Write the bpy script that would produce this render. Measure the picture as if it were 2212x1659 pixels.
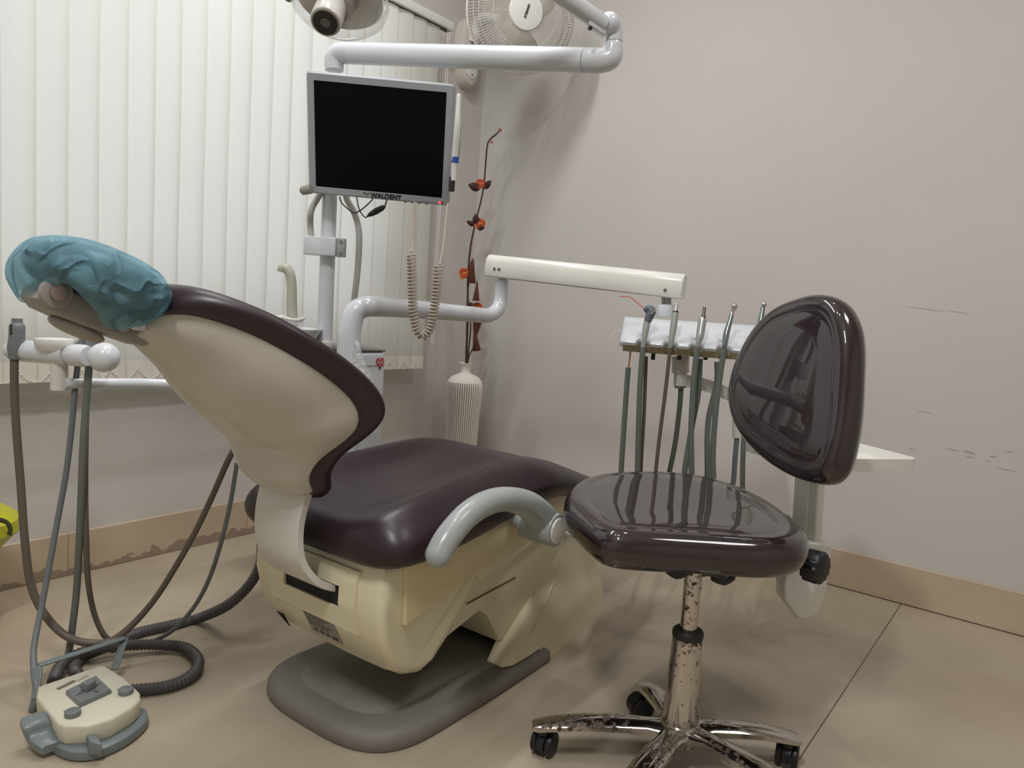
import bpy, bmesh, math, random
import numpy as np
from mathutils import Vector, Matrix, noise

for o in list(bpy.data.objects):
    bpy.data.objects.remove(o)
random.seed(4)
SC = bpy.context.scene
COL = SC.collection
PI = math.pi
V = Vector

# ------------------------------------------------------------------ camera
# room frame: left wall is the plane x=-1.151, far wall near y=2.74, floor z=0.
CAM = V((1.163, 0.0, 0.88))
F_PX, PITCH, ROLL, YAW = 1607.2, 0.102586, 0.065787, 0.6391665
cyw, syw = math.cos(YAW), math.sin(YAW)


def c2w(v):
    return V((v[0] * cyw - v[1] * syw, v[0] * syw + v[1] * cyw, v[2]))


_f = V((0, math.cos(PITCH), -math.sin(PITCH)))
_u = V((0, math.sin(PITCH), math.cos(PITCH)))
_r = V((1, 0, 0))
R_ = c2w(_r * math.cos(ROLL) + _u * math.sin(ROLL))
U_ = c2w(-_r * math.sin(ROLL) + _u * math.cos(ROLL))
F_ = c2w(_f)
cd = bpy.data.cameras.new('camera')
cam = bpy.data.objects.new('camera', cd)
COL.objects.link(cam)
m = Matrix((R_, U_, -F_)).transposed().to_4x4()
m.translation = CAM
cam.matrix_world = m
cd.sensor_width = 36
cd.sensor_fit = 'HORIZONTAL'
cd.lens = 36 * F_PX / 2212
cd.clip_start = 0.05
SC.camera = cam


def ray(px, py):
    return R_ * ((px - 1106) / F_PX) - U_ * ((py - 829.5) / F_PX) + F_


def onX(px, py, X):
    d = ray(px, py)
    return CAM + d * ((X - CAM.x) / d.x)


def onZ(px, py, Z):
    d = ray(px, py)
    return CAM + d * ((Z - CAM.z) / d.z)


def onP(px, py, P, n):
    d = ray(px, py)
    return CAM + d * ((P - CAM).dot(n) / d.dot(n))


def at(px, py, dep):            # dep = level distance straight ahead of the camera
    d = ray(px, py)
    return CAM + d * (dep / d.dot(V((-syw, cyw, 0))))


# ------------------------------------------------------------------ world, lights, exposure
SC.view_settings.view_transform = 'Standard'
SC.view_settings.look = 'None'
SC.view_settings.gamma = 1
SC.view_settings.use_curve_mapping = False
SC.view_settings.exposure = -0.09
SC.cycles.use_denoising = True
SC.cycles.max_bounces = 10
SC.cycles.caustics_reflective = False
SC.cycles.caustics_refractive = False
SC.cycles.sample_clamp_indirect = 4

w = bpy.data.worlds.new('world')
SC.world = w
w.use_nodes = True
w.node_tree.nodes['Background'].inputs[0].default_value = (0.92, 0.98, 1.05, 1)
w.node_tree.nodes['Background'].inputs[1].default_value = 1.3

ZC = 2.75


def area(name, loc, sx, sy, power, col, rot=(0, 0, 0)):
    l = bpy.data.lights.new(name, 'AREA')
    l.shape = 'RECTANGLE'
    l.size, l.size_y = sx, sy
    l.energy = power
    l.color = col
    o = bpy.data.objects.new(name, l)
    o.location = loc
    o.rotation_euler = rot
    COL.objects.link(o)
    return o


area('tube_light_lamp', (0.86, -0.35, 2.66), 0.07, 0.60, 40, (1.0, 0.99, 1.0), (0, 0, YAW * .5))
area('tube_light_lamp', (-0.45, 1.25, 2.66), 0.07, 1.15, 21, (1.0, 0.99, 1.0))
area('panel_lamp', (1.5, 1.3, 2.70), 0.5, 0.5, 11, (1.0, 0.985, 0.995))


def spot_pts(name, pts, p):
    for x, y in pts:
        l = bpy.data.lights.new(name, 'AREA')
        l.shape = 'DISK'
        l.size = 0.08
        l.energy = p
        l.color = (1, 0.96, 0.9)
        o = bpy.data.objects.new(name, l)
        o.location = (x, y, ZC - 0.02)
        COL.objects.link(o)


spot_pts('downlight_lamp', [(0.15, 0.75), (0.45, 0.75), (0.3, 1.75)], 3.2)

# ------------------------------------------------------------------ helpers


def s2l(c):
    return tuple(((x / 255) / 12.92 if x / 255 <= .04045 else ((x / 255 + .055) / 1.055) ** 2.4) for x in c)


MATS = {}


def mat(name, rgb, rough=.5, metal=0., coat=0., spec=.5, var=0., vscale=8., bump=0., bscale=60., trans=0., sheen=0., emit=None, alpha=1., coat_rough=.05):
    m = bpy.data.materials.new(name)
    m.use_nodes = True
    nt = m.node_tree
    b = nt.nodes['Principled BSDF']
    c = (*s2l(rgb), 1)
    b.inputs['Base Color'].default_value = c
    b.inputs['Roughness'].default_value = rough
    b.inputs['Metallic'].default_value = metal
    b.inputs['Coat Weight'].default_value = coat
    b.inputs['Coat Roughness'].default_value = coat_rough
    b.inputs['Specular IOR Level'].default_value = spec
    b.inputs['Transmission Weight'].default_value = trans
    b.inputs['Alpha'].default_value = alpha
    if emit:
        b.inputs['Emission Color'].default_value = (*s2l(emit[0]), 1)
        b.inputs['Emission Strength'].default_value = emit[1]
    tc = nt.nodes.new('ShaderNodeTexCoord')
    n = nt.nodes.new('ShaderNodeTexNoise')
    n.inputs['Scale'].default_value = vscale
    n.inputs['Detail'].default_value = 5
    nt.links.new(tc.outputs['Object'], n.inputs['Vector'])
    if var == 0:
        var = .03
    mx = nt.nodes.new('ShaderNodeMix')
    mx.data_type = 'RGBA'
    mx.inputs[6].default_value = c
    mx.inputs[7].default_value = (c[0] * (1 - var * 2), c[1] * (1 - var * 2), c[2] * (1 - var * 2), 1)
    nt.links.new(n.outputs['Fac'], mx.inputs[0])
    nt.links.new(mx.outputs[2], b.inputs['Base Color'])
    if bump:
        n2 = nt.nodes.new('ShaderNodeTexNoise')
        n2.inputs['Scale'].default_value = bscale
        n2.inputs['Detail'].default_value = 4
        nt.links.new(tc.outputs['Object'], n2.inputs['Vector'])
        bp = nt.nodes.new('ShaderNodeBump')
        bp.inputs['Strength'].default_value = bump
        bp.inputs['Distance'].default_value = .01
        nt.links.new(n2.outputs['Fac'], bp.inputs['Height'])
        nt.links.new(bp.outputs['Normal'], b.inputs['Normal'])
    MATS[name] = m
    return m


class NT:
    """small node helper"""

    def __init__(s, m):
        s.m, s.t = m, m.node_tree
        s.b = s.t.nodes.get('Principled BSDF')

    def n(s, typ, **kw):
        x = s.t.nodes.new(typ)
        for k, v in kw.items():
            setattr(x, k, v)
        return x

    def l(s, a, b):
        s.t.links.new(a, b)

    def math(s, op, a, b=None):
        x = s.n('ShaderNodeMath', operation=op)
        for i, v in enumerate((a, b)):
            if v is None:
                continue
            if isinstance(v, (int, float)):
                x.inputs[i].default_value = v
            else:
                s.l(v, x.inputs[i])
        return x.outputs[0]

    def mix(s, fac, a, b):
        x = s.n('ShaderNodeMix', data_type='RGBA')
        for i, v in ((0, fac), (6, a), (7, b)):
            if isinstance(v, (int, float)):
                x.inputs[i].default_value = v
            elif isinstance(v, tuple):
                x.inputs[i].default_value = (*v[:3], 1)
            else:
                s.l(v, x.inputs[i])
        return x.outputs[2]


# ---- geometry collectors


class G:
    def __init__(s):
        s.v, s.f, s.sm = [], [], []

    def add(s, vs, fs, smooth=True):
        o = len(s.v)
        s.v += [V(v) for v in vs]
        s.f += [tuple(i + o for i in f) for f in fs]
        s.sm += [smooth] * len(fs)
        return s

    def rings(s, rings, closed=True, caps=True, smooth=True, loop=False):
        n = len(rings[0])
        vs = [p for r in rings for p in r]
        fs = []
        N = len(rings)
        for i in range(N if loop else N - 1):
            a, b = i * n, ((i + 1) % N) * n
            for j in range(n if closed else n - 1):
                k = (j + 1) % n
                fs.append((a + j, a + k, b + k, b + j))
        s.add(vs, fs, smooth)
        if caps and not loop and closed:
            for r, rev in ((rings[0], True), (rings[-1], False)):
                vs = list(r)
                f = list(range(n))
                s.add(vs, [tuple(reversed(f)) if rev else tuple(f)], False)
        return s

    def tube(s, pts, r, n=14, caps=True, smooth=4, ry=None, up=None):
        pts = [V(p) for p in pts]
        rr = list(r) if hasattr(r, '__len__') else [r] * len(pts)
        if smooth and len(pts) > 2:
            pts, rr = crv(pts, rr, smooth)
        rings = []
        t0 = (pts[1] - pts[0]).normalized()
        a = up.copy() if up else (V((0, 0, 1)) if abs(t0.z) < .9 else V((1, 0, 0)))
        nrm = (a - t0 * a.dot(t0)).normalized()
        for i, p in enumerate(pts):
            t = (pts[min(i + 1, len(pts) - 1)] - pts[max(i - 1, 0)]).normalized()
            nrm = (nrm - t * nrm.dot(t)).normalized()
            bi = t.cross(nrm)
            r2 = rr[i] * (ry if ry else 1)
            rings.append([p + nrm * (math.cos(2 * PI * k / n) * rr[i]) + bi * (math.sin(2 * PI * k / n) * r2) for k in range(n)])
        return s.rings(rings, caps=caps)

    def cyl(s, a, b, r, r2=None, n=24, smooth=True, bev=0.):
        a, b = V(a), V(b)
        r2 = r if r2 is None else r2
        if bev:
            d = (b - a).normalized()
            return s.tube([a, a + d * bev * .3, a + d * bev, b - d * bev, b - d * bev * .3, b], [r - bev, r - bev * .3, r, r2, r2 - bev * .3, r2 - bev], n, smooth=0)
        return s.tube([a, b], [r, r2], n, smooth=0)

    def lathe(s, prof, c=(0, 0, 0), n=32, axis=V((0, 0, 1)), caps=True):
        axis = V(axis).normalized()
        a = V((1, 0, 0)) if abs(axis.x) < .9 else V((0, 1, 0))
        e1 = (a - axis * a.dot(axis)).normalized()
        e2 = axis.cross(e1)
        c = V(c)
        return s.rings([[c + axis * z + (e1 * math.cos(2 * PI * k / n) + e2 * math.sin(2 * PI * k / n)) * max(r, 1e-4) for k in range(n)] for r, z in prof], caps=caps)

    def ball(s, c, r, n=16, sc=(1, 1, 1)):
        c = V(c)
        rs = []
        for i in range(1, n // 2 + 0):
            th = PI * i / (n // 2)
            rs.append([c + V((math.sin(th) * math.cos(2 * PI * k / n) * r * sc[0], math.sin(th) * math.sin(2 * PI * k / n) * r * sc[1], -math.cos(th) * r * sc[2])) for k in range(n)])
        return s.rings(rs)

    def box(s, c, size, bev=.0, rot=None, seg=3, ax=None):
        c = V(c)
        bm = bmesh.new()
        bmesh.ops.create_cube(bm, size=1)
        for v in bm.verts:
            v.co = V((v.co.x * size[0], v.co.y * size[1], v.co.z * size[2]))
        if bev:
            bmesh.ops.bevel(bm, geom=bm.edges[:], offset=bev, segments=seg, profile=.5, affect='EDGES')
        s._bm(bm, c, rot, bev > 0, ax)
        return s

    def _bm(s, bm, c, rot, smooth, ax=None):
        bm.verts.index_update()
        M = Matrix.Identity(3)
        if rot is not None:
            M = rot.to_3x3() if hasattr(rot, 'to_3x3') else M
        if ax is not None:
            M = Matrix(ax).transposed()
        s.add([c + M @ v.co for v in bm.verts], [tuple(v.index for v in f.verts) for f in bm.faces], smooth)
        bm.free()

    def prism(s, poly, o, e1, e2, e3, half, bev=0., seg=3, hw=None):
        """poly in (e1,e2) plane at o, extruded +-half along e3; hw(a,b)->half"""
        o, e1, e2, e3 = V(o), V(e1), V(e2), V(e3)
        bm = bmesh.new()
        A, B = [], []
        for a, b in poly:
            h = hw(a, b) if hw else half
            A.append(bm.verts.new(o + e1 * a + e2 * b - e3 * h))
            B.append(bm.verts.new(o + e1 * a + e2 * b + e3 * h))
        n = len(poly)
        bm.faces.new(A[::-1])
        bm.faces.new(B)
        for i in range(n):
            j = (i + 1) % n
            bm.faces.new((A[i], A[j], B[j], B[i]))
        bmesh.ops.recalc_face_normals(bm, faces=bm.faces[:])
        if bev:
            bm.edges.ensure_lookup_table()
            caps = [e for e in bm.edges if any(len(f.verts) == n for f in e.link_faces)] if n != 4 else bm.edges[:]
            bmesh.ops.bevel(bm, geom=caps, offset=bev, segments=seg, profile=.5, affect='EDGES', clamp_overlap=True)
        s._bm(bm, V((0, 0, 0)), None, bev > 0)
        return s


def crv(pts, rr, k):
    """Catmull-Rom resample"""
    P, Rr = [], []
    n = len(pts)
    for i in range(n - 1):
        p0, p1, p2, p3 = pts[max(i - 1, 0)], pts[i], pts[i + 1], pts[min(i + 2, n - 1)]
        for j in range(k):
            t = j / k
            P.append(.5 * ((2 * p1) + (p2 - p0) * t + (2 * p0 - 5 * p1 + 4 * p2 - p3) * t * t + (3 * p1 - p0 - 3 * p2 + p3) * t ** 3))
            Rr.append(rr[i] + (rr[i + 1] - rr[i]) * t)
    P.append(pts[-1].copy())
    Rr.append(rr[-1])
    return P, Rr


def scurve(pts, k=6):
    return crv([V(p) for p in pts], [0] * len(pts), k)[0]


def lerp(a, b, t):
    return a + (b - a) * t


def interp(xs, ys, x):
    return float(np.interp(x, xs, ys))


def sinterp(xs, ys, x):
    """smooth interpolation"""
    i = 0
    while i < len(xs) - 2 and x > xs[i + 1]:
        i += 1
    t = min(max((x - xs[i]) / (xs[i + 1] - xs[i]), 0), 1)
    p0, p1, p2, p3 = ys[max(i - 1, 0)], ys[i], ys[i + 1], ys[min(i + 2, len(ys) - 1)]
    return .5 * ((2 * p1) + (p2 - p0) * t + (2 * p0 - 5 * p1 + 4 * p2 - p3) * t * t + (3 * p1 - p0 - 3 * p2 + p3) * t ** 3)


def tag(o, label=None, cat=None, group=None, kind=None):
    if label:
        o['label'] = label
    if cat:
        o['category'] = cat
    if group:
        o['group'] = group
    if kind:
        o['kind'] = kind
    return o


def root_of(o):
    while o.parent:
        o = o.parent
    return o


def obj(name, g, m, parent=None, loc=None, subsurf=0, label=None, autosmooth=True):
    """link collected geometry as ONE mesh object; vertices are given in room coordinates"""
    base = V(root_of(parent).location) if parent else V(loc if loc is not None else (0, 0, 0))
    me = bpy.data.meshes.new(name)
    me.from_pydata([v - base for v in g.v], [], g.f)
    bm = bmesh.new()
    bm.from_mesh(me)
    bm.faces.ensure_lookup_table()
    for f, sflag in zip(bm.faces, g.sm):
        f.smooth = sflag
    bmesh.ops.remove_doubles(bm, verts=bm.verts[:], dist=2e-5)
    bmesh.ops.recalc_face_normals(bm, faces=bm.faces[:])
    bm.to_mesh(me)
    bm.free()
    if autosmooth:
        try:
            me.set_sharp_from_angle(angle=math.radians(42))
        except Exception:
            pass
    o = bpy.data.objects.new(name, me)
    COL.objects.link(o)
    if isinstance(m, (list, tuple)):
        for q in m:
            me.materials.append(q)
    else:
        me.materials.append(m)
    if parent:
        o.parent = parent
    else:
        o.location = base
    if subsurf:
        md = o.modifiers.new('smooth', 'SUBSURF')
        md.levels = md.render_levels = subsurf
    if label:
        o['label'] = label
    return o


def empty(name, loc, label, cat, group=None):
    o = bpy.data.objects.new(name, None)
    o.empty_display_size = .05
    o.location = loc
    COL.objects.link(o)
    return tag(o, label, cat, group)


def text_mesh(name, body, size, o, ex, ey, m, parent, ext=.0004, align='LEFT', bold=0., shear=0.):
    c = bpy.data.curves.new(name, 'FONT')
    c.body = body
    c.size = size
    c.extrude = ext
    c.offset = bold
    c.shear = shear
    c.align_x = align
    t = bpy.data.objects.new(name + '_tmp', c)
    COL.objects.link(t)
    dg = bpy.context.evaluated_depsgraph_get()
    me = bpy.data.meshes.new_from_object(t.evaluated_get(dg))
    bpy.data.objects.remove(t)
    ex, ey = V(ex).normalized(), V(ey).normalized()
    ez = ex.cross(ey)
    base = V(root_of(parent).location)
    for v in me.vertices:
        v.co = V(o) + ex * v.co.x + ey * v.co.y + ez * v.co.z - base
    ob = bpy.data.objects.new(name, me)
    COL.objects.link(ob)
    me.materials.clear()
    me.materials.append(m)
    ob.parent = parent
    return ob


X, Y, Z = V((1, 0, 0)), V((0, 1, 0)), V((0, 0, 1))
CX = V((cyw, syw, 0))       # level direction to the right of the camera
CY = V((-syw, cyw, 0))      # level direction straight ahead

# ------------------------------------------------------------------ materials
M_white = mat('white_enamel', (208, 212, 216), .18, coat=.5, var=.02)
M_whitep = mat('white_plastic', (222, 223, 218), .3, var=.02)
M_cream = mat('cream_plastic', (226, 219, 188), .3, coat=.25, var=.04, vscale=5)
M_shell = mat('cream_shell_plastic', (197, 193, 182), .34, coat=.2, var=.06, vscale=4)
M_panel = mat('pale_grey_plastic', (214, 212, 203), .35, var=.03)
M_vinyl = mat('dark_plum_vinyl', (43, 28, 34), .42, coat=.3, spec=.3, var=.08, vscale=6, bump=.04, bscale=300, coat_rough=.3)
M_wrap = mat('plastic_wrapped_plum_vinyl', (37, 23, 28), .4, coat=1, spec=.15, var=.1, vscale=6, coat_rough=.025)
M_wrap.node_tree.nodes['Principled BSDF'].inputs['Coat IOR'].default_value = 1.65
M_greyarm = mat('grey_blue_plastic', (158, 164, 163), .28, coat=.2)
M_grey = mat('mid_grey_plastic', (118, 122, 122), .4)
M_bracket = mat('warm_grey_casting', (150, 146, 140), .4, var=.06)
M_base = mat('grey_textured_plastic', (124, 120, 113), .5, bump=.25, bscale=420, var=.08)
M_chrome = mat('chrome', (205, 203, 200), .08, metal=1)
M_steel = mat('brushed_steel', (150, 150, 150), .25, metal=1)
M_black = mat('black_plastic', (22, 22, 25), .4)
M_slot = mat('cavity_shade', (20, 22, 20), .8)  # near-black colour stands in for the shade inside openings
M_hose = mat('grey_green_hose', (104, 110, 104), .5)
M_hose_d = mat('brown_grey_hose', (98, 90, 78), .5)
M_hose_g = mat('slate_hose', (112, 118, 120), .5)
M_corr = mat('corrugated_dark_hose', (84, 81, 81), .5)
M_beige = mat('beige_enamel', (222, 221, 213), .25, coat=.3)
M_red = mat('red_wire', (205, 60, 50), .4)
M_orange = mat('orange_felt', (208, 112, 68), .9, var=.15, vscale=60)
M_leaf = mat('dark_brown_leaf', (72, 38, 34), .8, var=.15, vscale=40)
M_stem = mat('brown_stem', (74, 48, 38), .8)
M_wicker = mat('wound_brown_twine', (112, 64, 46), .8, var=.2, vscale=90)
M_gold = mat('golden_cream_plastic', (216, 204, 164), .35, coat=.2)

# chrome with rust pits
M_rust = bpy.data.materials.new('pitted_rusty_chrome')
M_rust.use_nodes = True
q = NT(M_rust)
tc = q.n('ShaderNodeTexCoord')
n1 = q.n('ShaderNodeTexNoise')
n1.inputs['Scale'].default_value = 85
n1.inputs['Detail'].default_value = 5
n1.inputs['Roughness'].default_value = .7
q.l(tc.outputs['Object'], n1.inputs['Vector'])
n2 = q.n('ShaderNodeTexNoise')
n2.inputs['Scale'].default_value = 9
q.l(tc.outputs['Object'], n2.inputs['Vector'])
s_ = q.math('ADD', n1.outputs['Fac'], q.math('MULTIPLY', n2.outputs['Fac'], .55))
cr = q.n('ShaderNodeValToRGB')
cr.color_ramp.elements[0].position = .845
cr.color_ramp.elements[1].position = .875
q.l(s_, cr.inputs[0])
fac = cr.outputs[0]
q.l(q.mix(fac, s2l((196, 190, 184)), s2l((74, 58, 48))), q.b.inputs['Base Color'])
q.l(q.math('SUBTRACT', 1., fac), q.b.inputs['Metallic'])
q.l(q.math('ADD', .12, q.math('MULTIPLY', fac, .6)), q.b.inputs['Roughness'])

# wall paint
M_wall = mat('cream_wall_paint', (203, 199, 195), .62, var=.06, vscale=2.1, bump=.04, bscale=35, spec=.3)


def add_marks(m, marks):
    """short dark scuffs: (point, direction, halflen, halfwidth)"""
    q = NT(m)
    tc = q.n('ShaderNodeTexCoord')
    src = q.b.inputs['Base Color'].links[0].from_socket
    nz = q.n('ShaderNodeTexNoise')
    nz.inputs['Scale'].default_value = 60
    q.l(tc.outputs['Object'], nz.inputs['Vector'])
    tot = None
    for p, d, hl, hw in marks:
        d = V(d).normalized()
        sub = q.n('ShaderNodeVectorMath', operation='SUBTRACT')
        q.l(tc.outputs['Object'], sub.inputs[0])
        sub.inputs[1].default_value = p
        dot = q.n('ShaderNodeVectorMath', operation='DOT_PRODUCT')
        q.l(sub.outputs[0], dot.inputs[0])
        dot.inputs[1].default_value = d
        a = q.math('ABSOLUTE', dot.outputs['Value'])
        ln = q.n('ShaderNodeVectorMath', operation='LENGTH')
        q.l(sub.outputs[0], ln.inputs[0])
        perp = q.math('SQRT', q.math('MAXIMUM', q.math('SUBTRACT', q.math('MULTIPLY', ln.outputs['Value'], ln.outputs['Value']), q.math('MULTIPLY', a, a)), 0.))
        fa = q.math('SUBTRACT', 1., q.math('MINIMUM', q.math('DIVIDE', a, hl), 1.))
        fb = q.math('SUBTRACT', 1., q.math('MINIMUM', q.math('DIVIDE', perp, hw), 1.))
        f = q.math('MULTIPLY', fa, fb)
        tot = f if tot is None else q.math('ADD', tot, f)
    fac = q.math('MINIMUM', q.math('MULTIPLY', q.math('MULTIPLY', tot, 2.2), nz.outputs['Fac']), .42)
    q.l(q.mix(fac, src, s2l((110, 104, 98))), q.b.inputs['Base Color'])


# floor: large beige vitrified tiles, a thin dark joint
GX, GY = 0.815, 2.74
M_floor = bpy.data.materials.new('beige_vitrified_tile')
M_floor.use_nodes = True
q = NT(M_floor)
tc = q.n('ShaderNodeTexCoord')
sep = q.n('ShaderNodeSeparateXYZ')
q.l(tc.outputs['Object'], sep.inputs[0])
n1 = q.n('ShaderNodeTexNoise')
n1.inputs['Scale'].default_value = 2.2
n1.inputs['Detail'].default_value = 6
q.l(tc.outputs['Object'], n1.inputs['Vector'])
n2 = q.n('ShaderNodeTexNoise')
n2.inputs['Scale'].default_value = 240
q.l(tc.outputs['Object'], n2.inputs['Vector'])
n3 = q.n('ShaderNodeTexNoise')
n3.inputs['Scale'].default_value = 1.1
q.l(tc.outputs['Object'], n3.inputs['Vector'])
c = q.mix(n1.outputs['Fac'], s2l((184, 173, 153)), s2l((164, 153, 134)))
c = q.mix(q.math('MULTIPLY', n2.outputs['Fac'], .25), c, s2l((160, 140, 116)))
c = q.mix(q.math('MULTIPLY', q.math('GREATER_THAN', n3.outputs['Fac'], .57), .16), c, s2l((172, 142, 114)))


def joint(out, pos, period, wd):
    a = q.math('SUBTRACT', out, pos)
    a = q.math('PINGPONG', a, period / 2)
    return q.math('LESS_THAN', a, wd)


jx = joint(sep.outputs['X'], GX, 2.6, .0016)
c = q.mix(q.math('MULTIPLY', jx, .85), c, s2l((70, 56, 44)))
q.l(c, q.b.inputs['Base Color'])
q.l(q.math('ADD', .24, q.math('MULTIPLY', n1.outputs['Fac'], .14)), q.b.inputs['Roughness'])
q.b.inputs['Specular IOR Level'].default_value = .45
bp = q.n('ShaderNodeBump')
bp.inputs['Strength'].default_value = .12
bp.inputs['Distance'].default_value = .003
q.l(n2.outputs['Fac'], bp.inputs['Height'])
q.l(bp.outputs['Normal'], q.b.inputs['Normal'])

# skirting tile with grime
M_skirt = bpy.data.materials.new('peach_skirting_tile')
M_skirt.use_nodes = True
q = NT(M_skirt)
tc = q.n('ShaderNodeTexCoord')
sep = q.n('ShaderNodeSeparateXYZ')
q.l(tc.outputs['Object'], sep.inputs[0])
n1 = q.n('ShaderNodeTexNoise')
n1.inputs['Scale'].default_value = 5
n1.inputs['Detail'].default_value = 6
q.l(tc.outputs['Object'], n1.inputs['Vector'])
n2 = q.n('ShaderNodeTexNoise')
n2.inputs['Scale'].default_value = 22
n2.inputs['Detail'].default_value = 8
q.l(tc.outputs['Object'], n2.inputs['Vector'])
c = q.mix(n1.outputs['Fac'], s2l((198, 182, 158)), s2l((176, 158, 134)))
M_skirt_clean = None
lowf = q.math('SUBTRACT', 1., q.math('MINIMUM', q.math('DIVIDE', sep.outputs['Z'], .06), 1.))
leftf = q.math('LESS_THAN', sep.outputs['X'], -1.0)
g_ = q.math('GREATER_THAN', q.math('ADD', q.math('MULTIPLY', lowf, .42), q.math('MULTIPLY', n2.outputs['Fac'], .7)), .60)
g_ = q.math('MULTIPLY', g_, q.math('MULTIPLY', leftf, .6))
c = q.mix(g_, c, s2l((104, 86, 78)))
jy = joint(sep.outputs['Y'], .95, .6, .0014)
c = q.mix(q.math('MULTIPLY', jy, q.math('MULTIPLY', leftf, .6)), c, s2l((120, 104, 88)))
q.l(c, q.b.inputs['Base Color'])
q.b.inputs['Roughness'].default_value = .5

# ------------------------------------------------------------------ room
XL, YF = -1.151, 2.74
A2 = 0.0261          # the far wall is not quite square to the left one
XR, YN = 2.9, -1.9


def yfar(x):
    return YF - (x - XL) * math.tan(A2)


def struct(name, g, m):
    o = obj(name, g, m)
    o['kind'] = 'structure'
    return o


T = .12
g = G().box(((XL + XR) / 2, (YF + YN) / 2, -.05), (XR - XL + .5, YF - YN + .6, .1))
struct('floor', g, M_floor)
M_ceil = mat('white_ceiling_paint', (226, 224, 218), .8)
g = G().box(((XL + XR) / 2, (YF + YN) / 2, ZC + .05), (XR - XL + .5, YF - YN + .6, .1))
struct('ceiling', g, M_ceil)
# left wall with the window opening
WY0, WY1, WZ0, WZ1 = -.9, 2.12, .74, 2.25
g = G()


def wbox(g, y0, y1, z0, z1):
    g.box((XL - T / 2, (y0 + y1) / 2, (z0 + z1) / 2), (T, y1 - y0, z1 - z0))


wbox(g, YN - T, YF + .3, -.02, WZ0)
wbox(g, YN - T, YF + .3, WZ1, ZC + .02)
wbox(g, YN - T, WY0, WZ0, WZ1)
wbox(g, WY1, YF + .3, WZ0, WZ1)
struct('wall_left', g, M_wall)
# far wall (right-hand wall of the picture)
M_wall2 = mat('cream_wall_paint_far', (203, 199, 195), .62, var=.06, vscale=2.1, bump=.04, bscale=35, spec=.3)
fd = V((math.cos(A2), -math.sin(A2), 0))
fn = V((-fd.y, fd.x, 0))
g = G()
L = (XR - XL) / math.cos(A2) + .4
g.box(V((XL, YF, ZC / 2)) + fd * (L / 2 - .3) + fn * (T / 2), (L, T, ZC + .04), ax=(fd, fn, Z))
struct('wall_right', g, M_wall2)
PF = V((XL, YF, 0))


def onF(px, py):
    return onP(px, py, PF, fn)


marks = []
for x0, y0, x1, y1, hw in [(2048, 970, 2068, 974, .0016), (2085, 975, 2104, 980, .0022), (2088, 987, 2101, 989, .0014), (2138, 986, 2152, 987, .002), (2155, 1011, 2195, 1019, .0012), (2130, 996, 2140, 997, .0014), (1965, 970, 1978, 972, .0012), (2175, 977, 2186, 976, .0016), (1960, 663, 2030, 672, .0012), (2050, 672, 2090, 678, .001), (1985, 888, 2010, 893, .001)]:
    a, b = onF(x0, y0), onF(x1, y1)
    marks.append(((a + b) / 2, b - a, (b - a).length * .75, hw * 2.2))
add_marks(M_wall2, marks)
g = G().box(((XL + XR) / 2, YN - T / 2, ZC / 2), (XR - XL + .5, T, ZC + .04))
struct('wall_near', g, M_wall)
g = G().box((XR + T / 2, (YF + YN) / 2, ZC / 2), (T, YF - YN + .6, ZC + .04))
struct('wall_side', g, M_wall)
BBH = .1297
g = G().box((XL + .006, (YN + YF) / 2, BBH / 2), (.012, YF - YN, BBH), bev=.002, seg=1)
struct('baseboard_left', g, M_skirt)
g = G().box(PF + fd * (L / 2 - .3) - fn * .006 + Z * (BBH / 2), (L, .012, BBH), bev=.002, seg=1, ax=(fd, fn, Z))
struct('baseboard_right', g, M_skirt)
g = G().box(PF + fd * (L / 2 - .3) - fn * .0125 + Z * .001, (L, .003, .003), ax=(fd, fn, Z))
struct('trim_1', g, mat('dirty_joint', (70, 56, 46), .9))

# window: frame and grille bars behind the blinds
g = G()
xw = XL - T * .55
for y in (WY0 + .02, (WY0 + WY1) / 2, WY1 - .02):
    g.box((xw, y, (WZ0 + WZ1) / 2), (.05, .05, WZ1 - WZ0), bev=.003)
for z in (WZ0 + .02, WZ1 - .02):
    g.box((xw, (WY0 + WY1) / 2, z), (.05, WY1 - WY0, .05), bev=.003)
k = struct('window_1', g, mat('window_frame_paint', (190, 188, 180), .5))
g = G()
z = WZ0 + .14
while z < WZ1 - .05:
    g.box((xw + .045, (WY0 + WY1) / 2, z), (.008, WY1 - WY0 - .02, .010))
    z += .14
obj('window_grille', g, mat('grille_paint', (120, 118, 112), .5), k)

# ------------------------------------------------------------------ vertical blind
M_blind = bpy.data.materials.new('ribbed_ivory_blind_fabric')
M_blind.use_nodes = True
q = NT(M_blind)
q.t.nodes.remove(q.b)
out = q.t.nodes['Material Output']
tc = q.n('ShaderNodeTexCoord')
sep = q.n('ShaderNodeSeparateXYZ')
q.l(tc.outputs['Object'], sep.inputs[0])
rib = q.math('PINGPONG', sep.outputs['Y'], .0022)
ribf = q.math('MULTIPLY', rib, 1 / .0022)
nz = q.n('ShaderNodeTexNoise')
nz.inputs['Scale'].default_value = 1.7
q.l(tc.outputs['Object'], nz.inputs['Vector'])
oi = q.n('ShaderNodeObjectInfo')
c0 = q.mix(q.math('MULTIPLY', nz.outputs['Fac'], .5), s2l((232, 232, 225)), s2l((224, 220, 214)))
c1 = q.mix(q.math('MULTIPLY', ribf, .10), c0, s2l((170, 168, 158)))
df = q.n('ShaderNodeBsdfDiffuse')
tr = q.n('ShaderNodeBsdfTranslucent')
q.l(c1, df.inputs[0])
q.l(c1, tr.inputs[0])
ms = q.n('ShaderNodeMixShader')
ms.inputs[0].default_value = .48
q.l(df.outputs[0], ms.inputs[1])
q.l(tr.outputs[0], ms.inputs[2])
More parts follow.
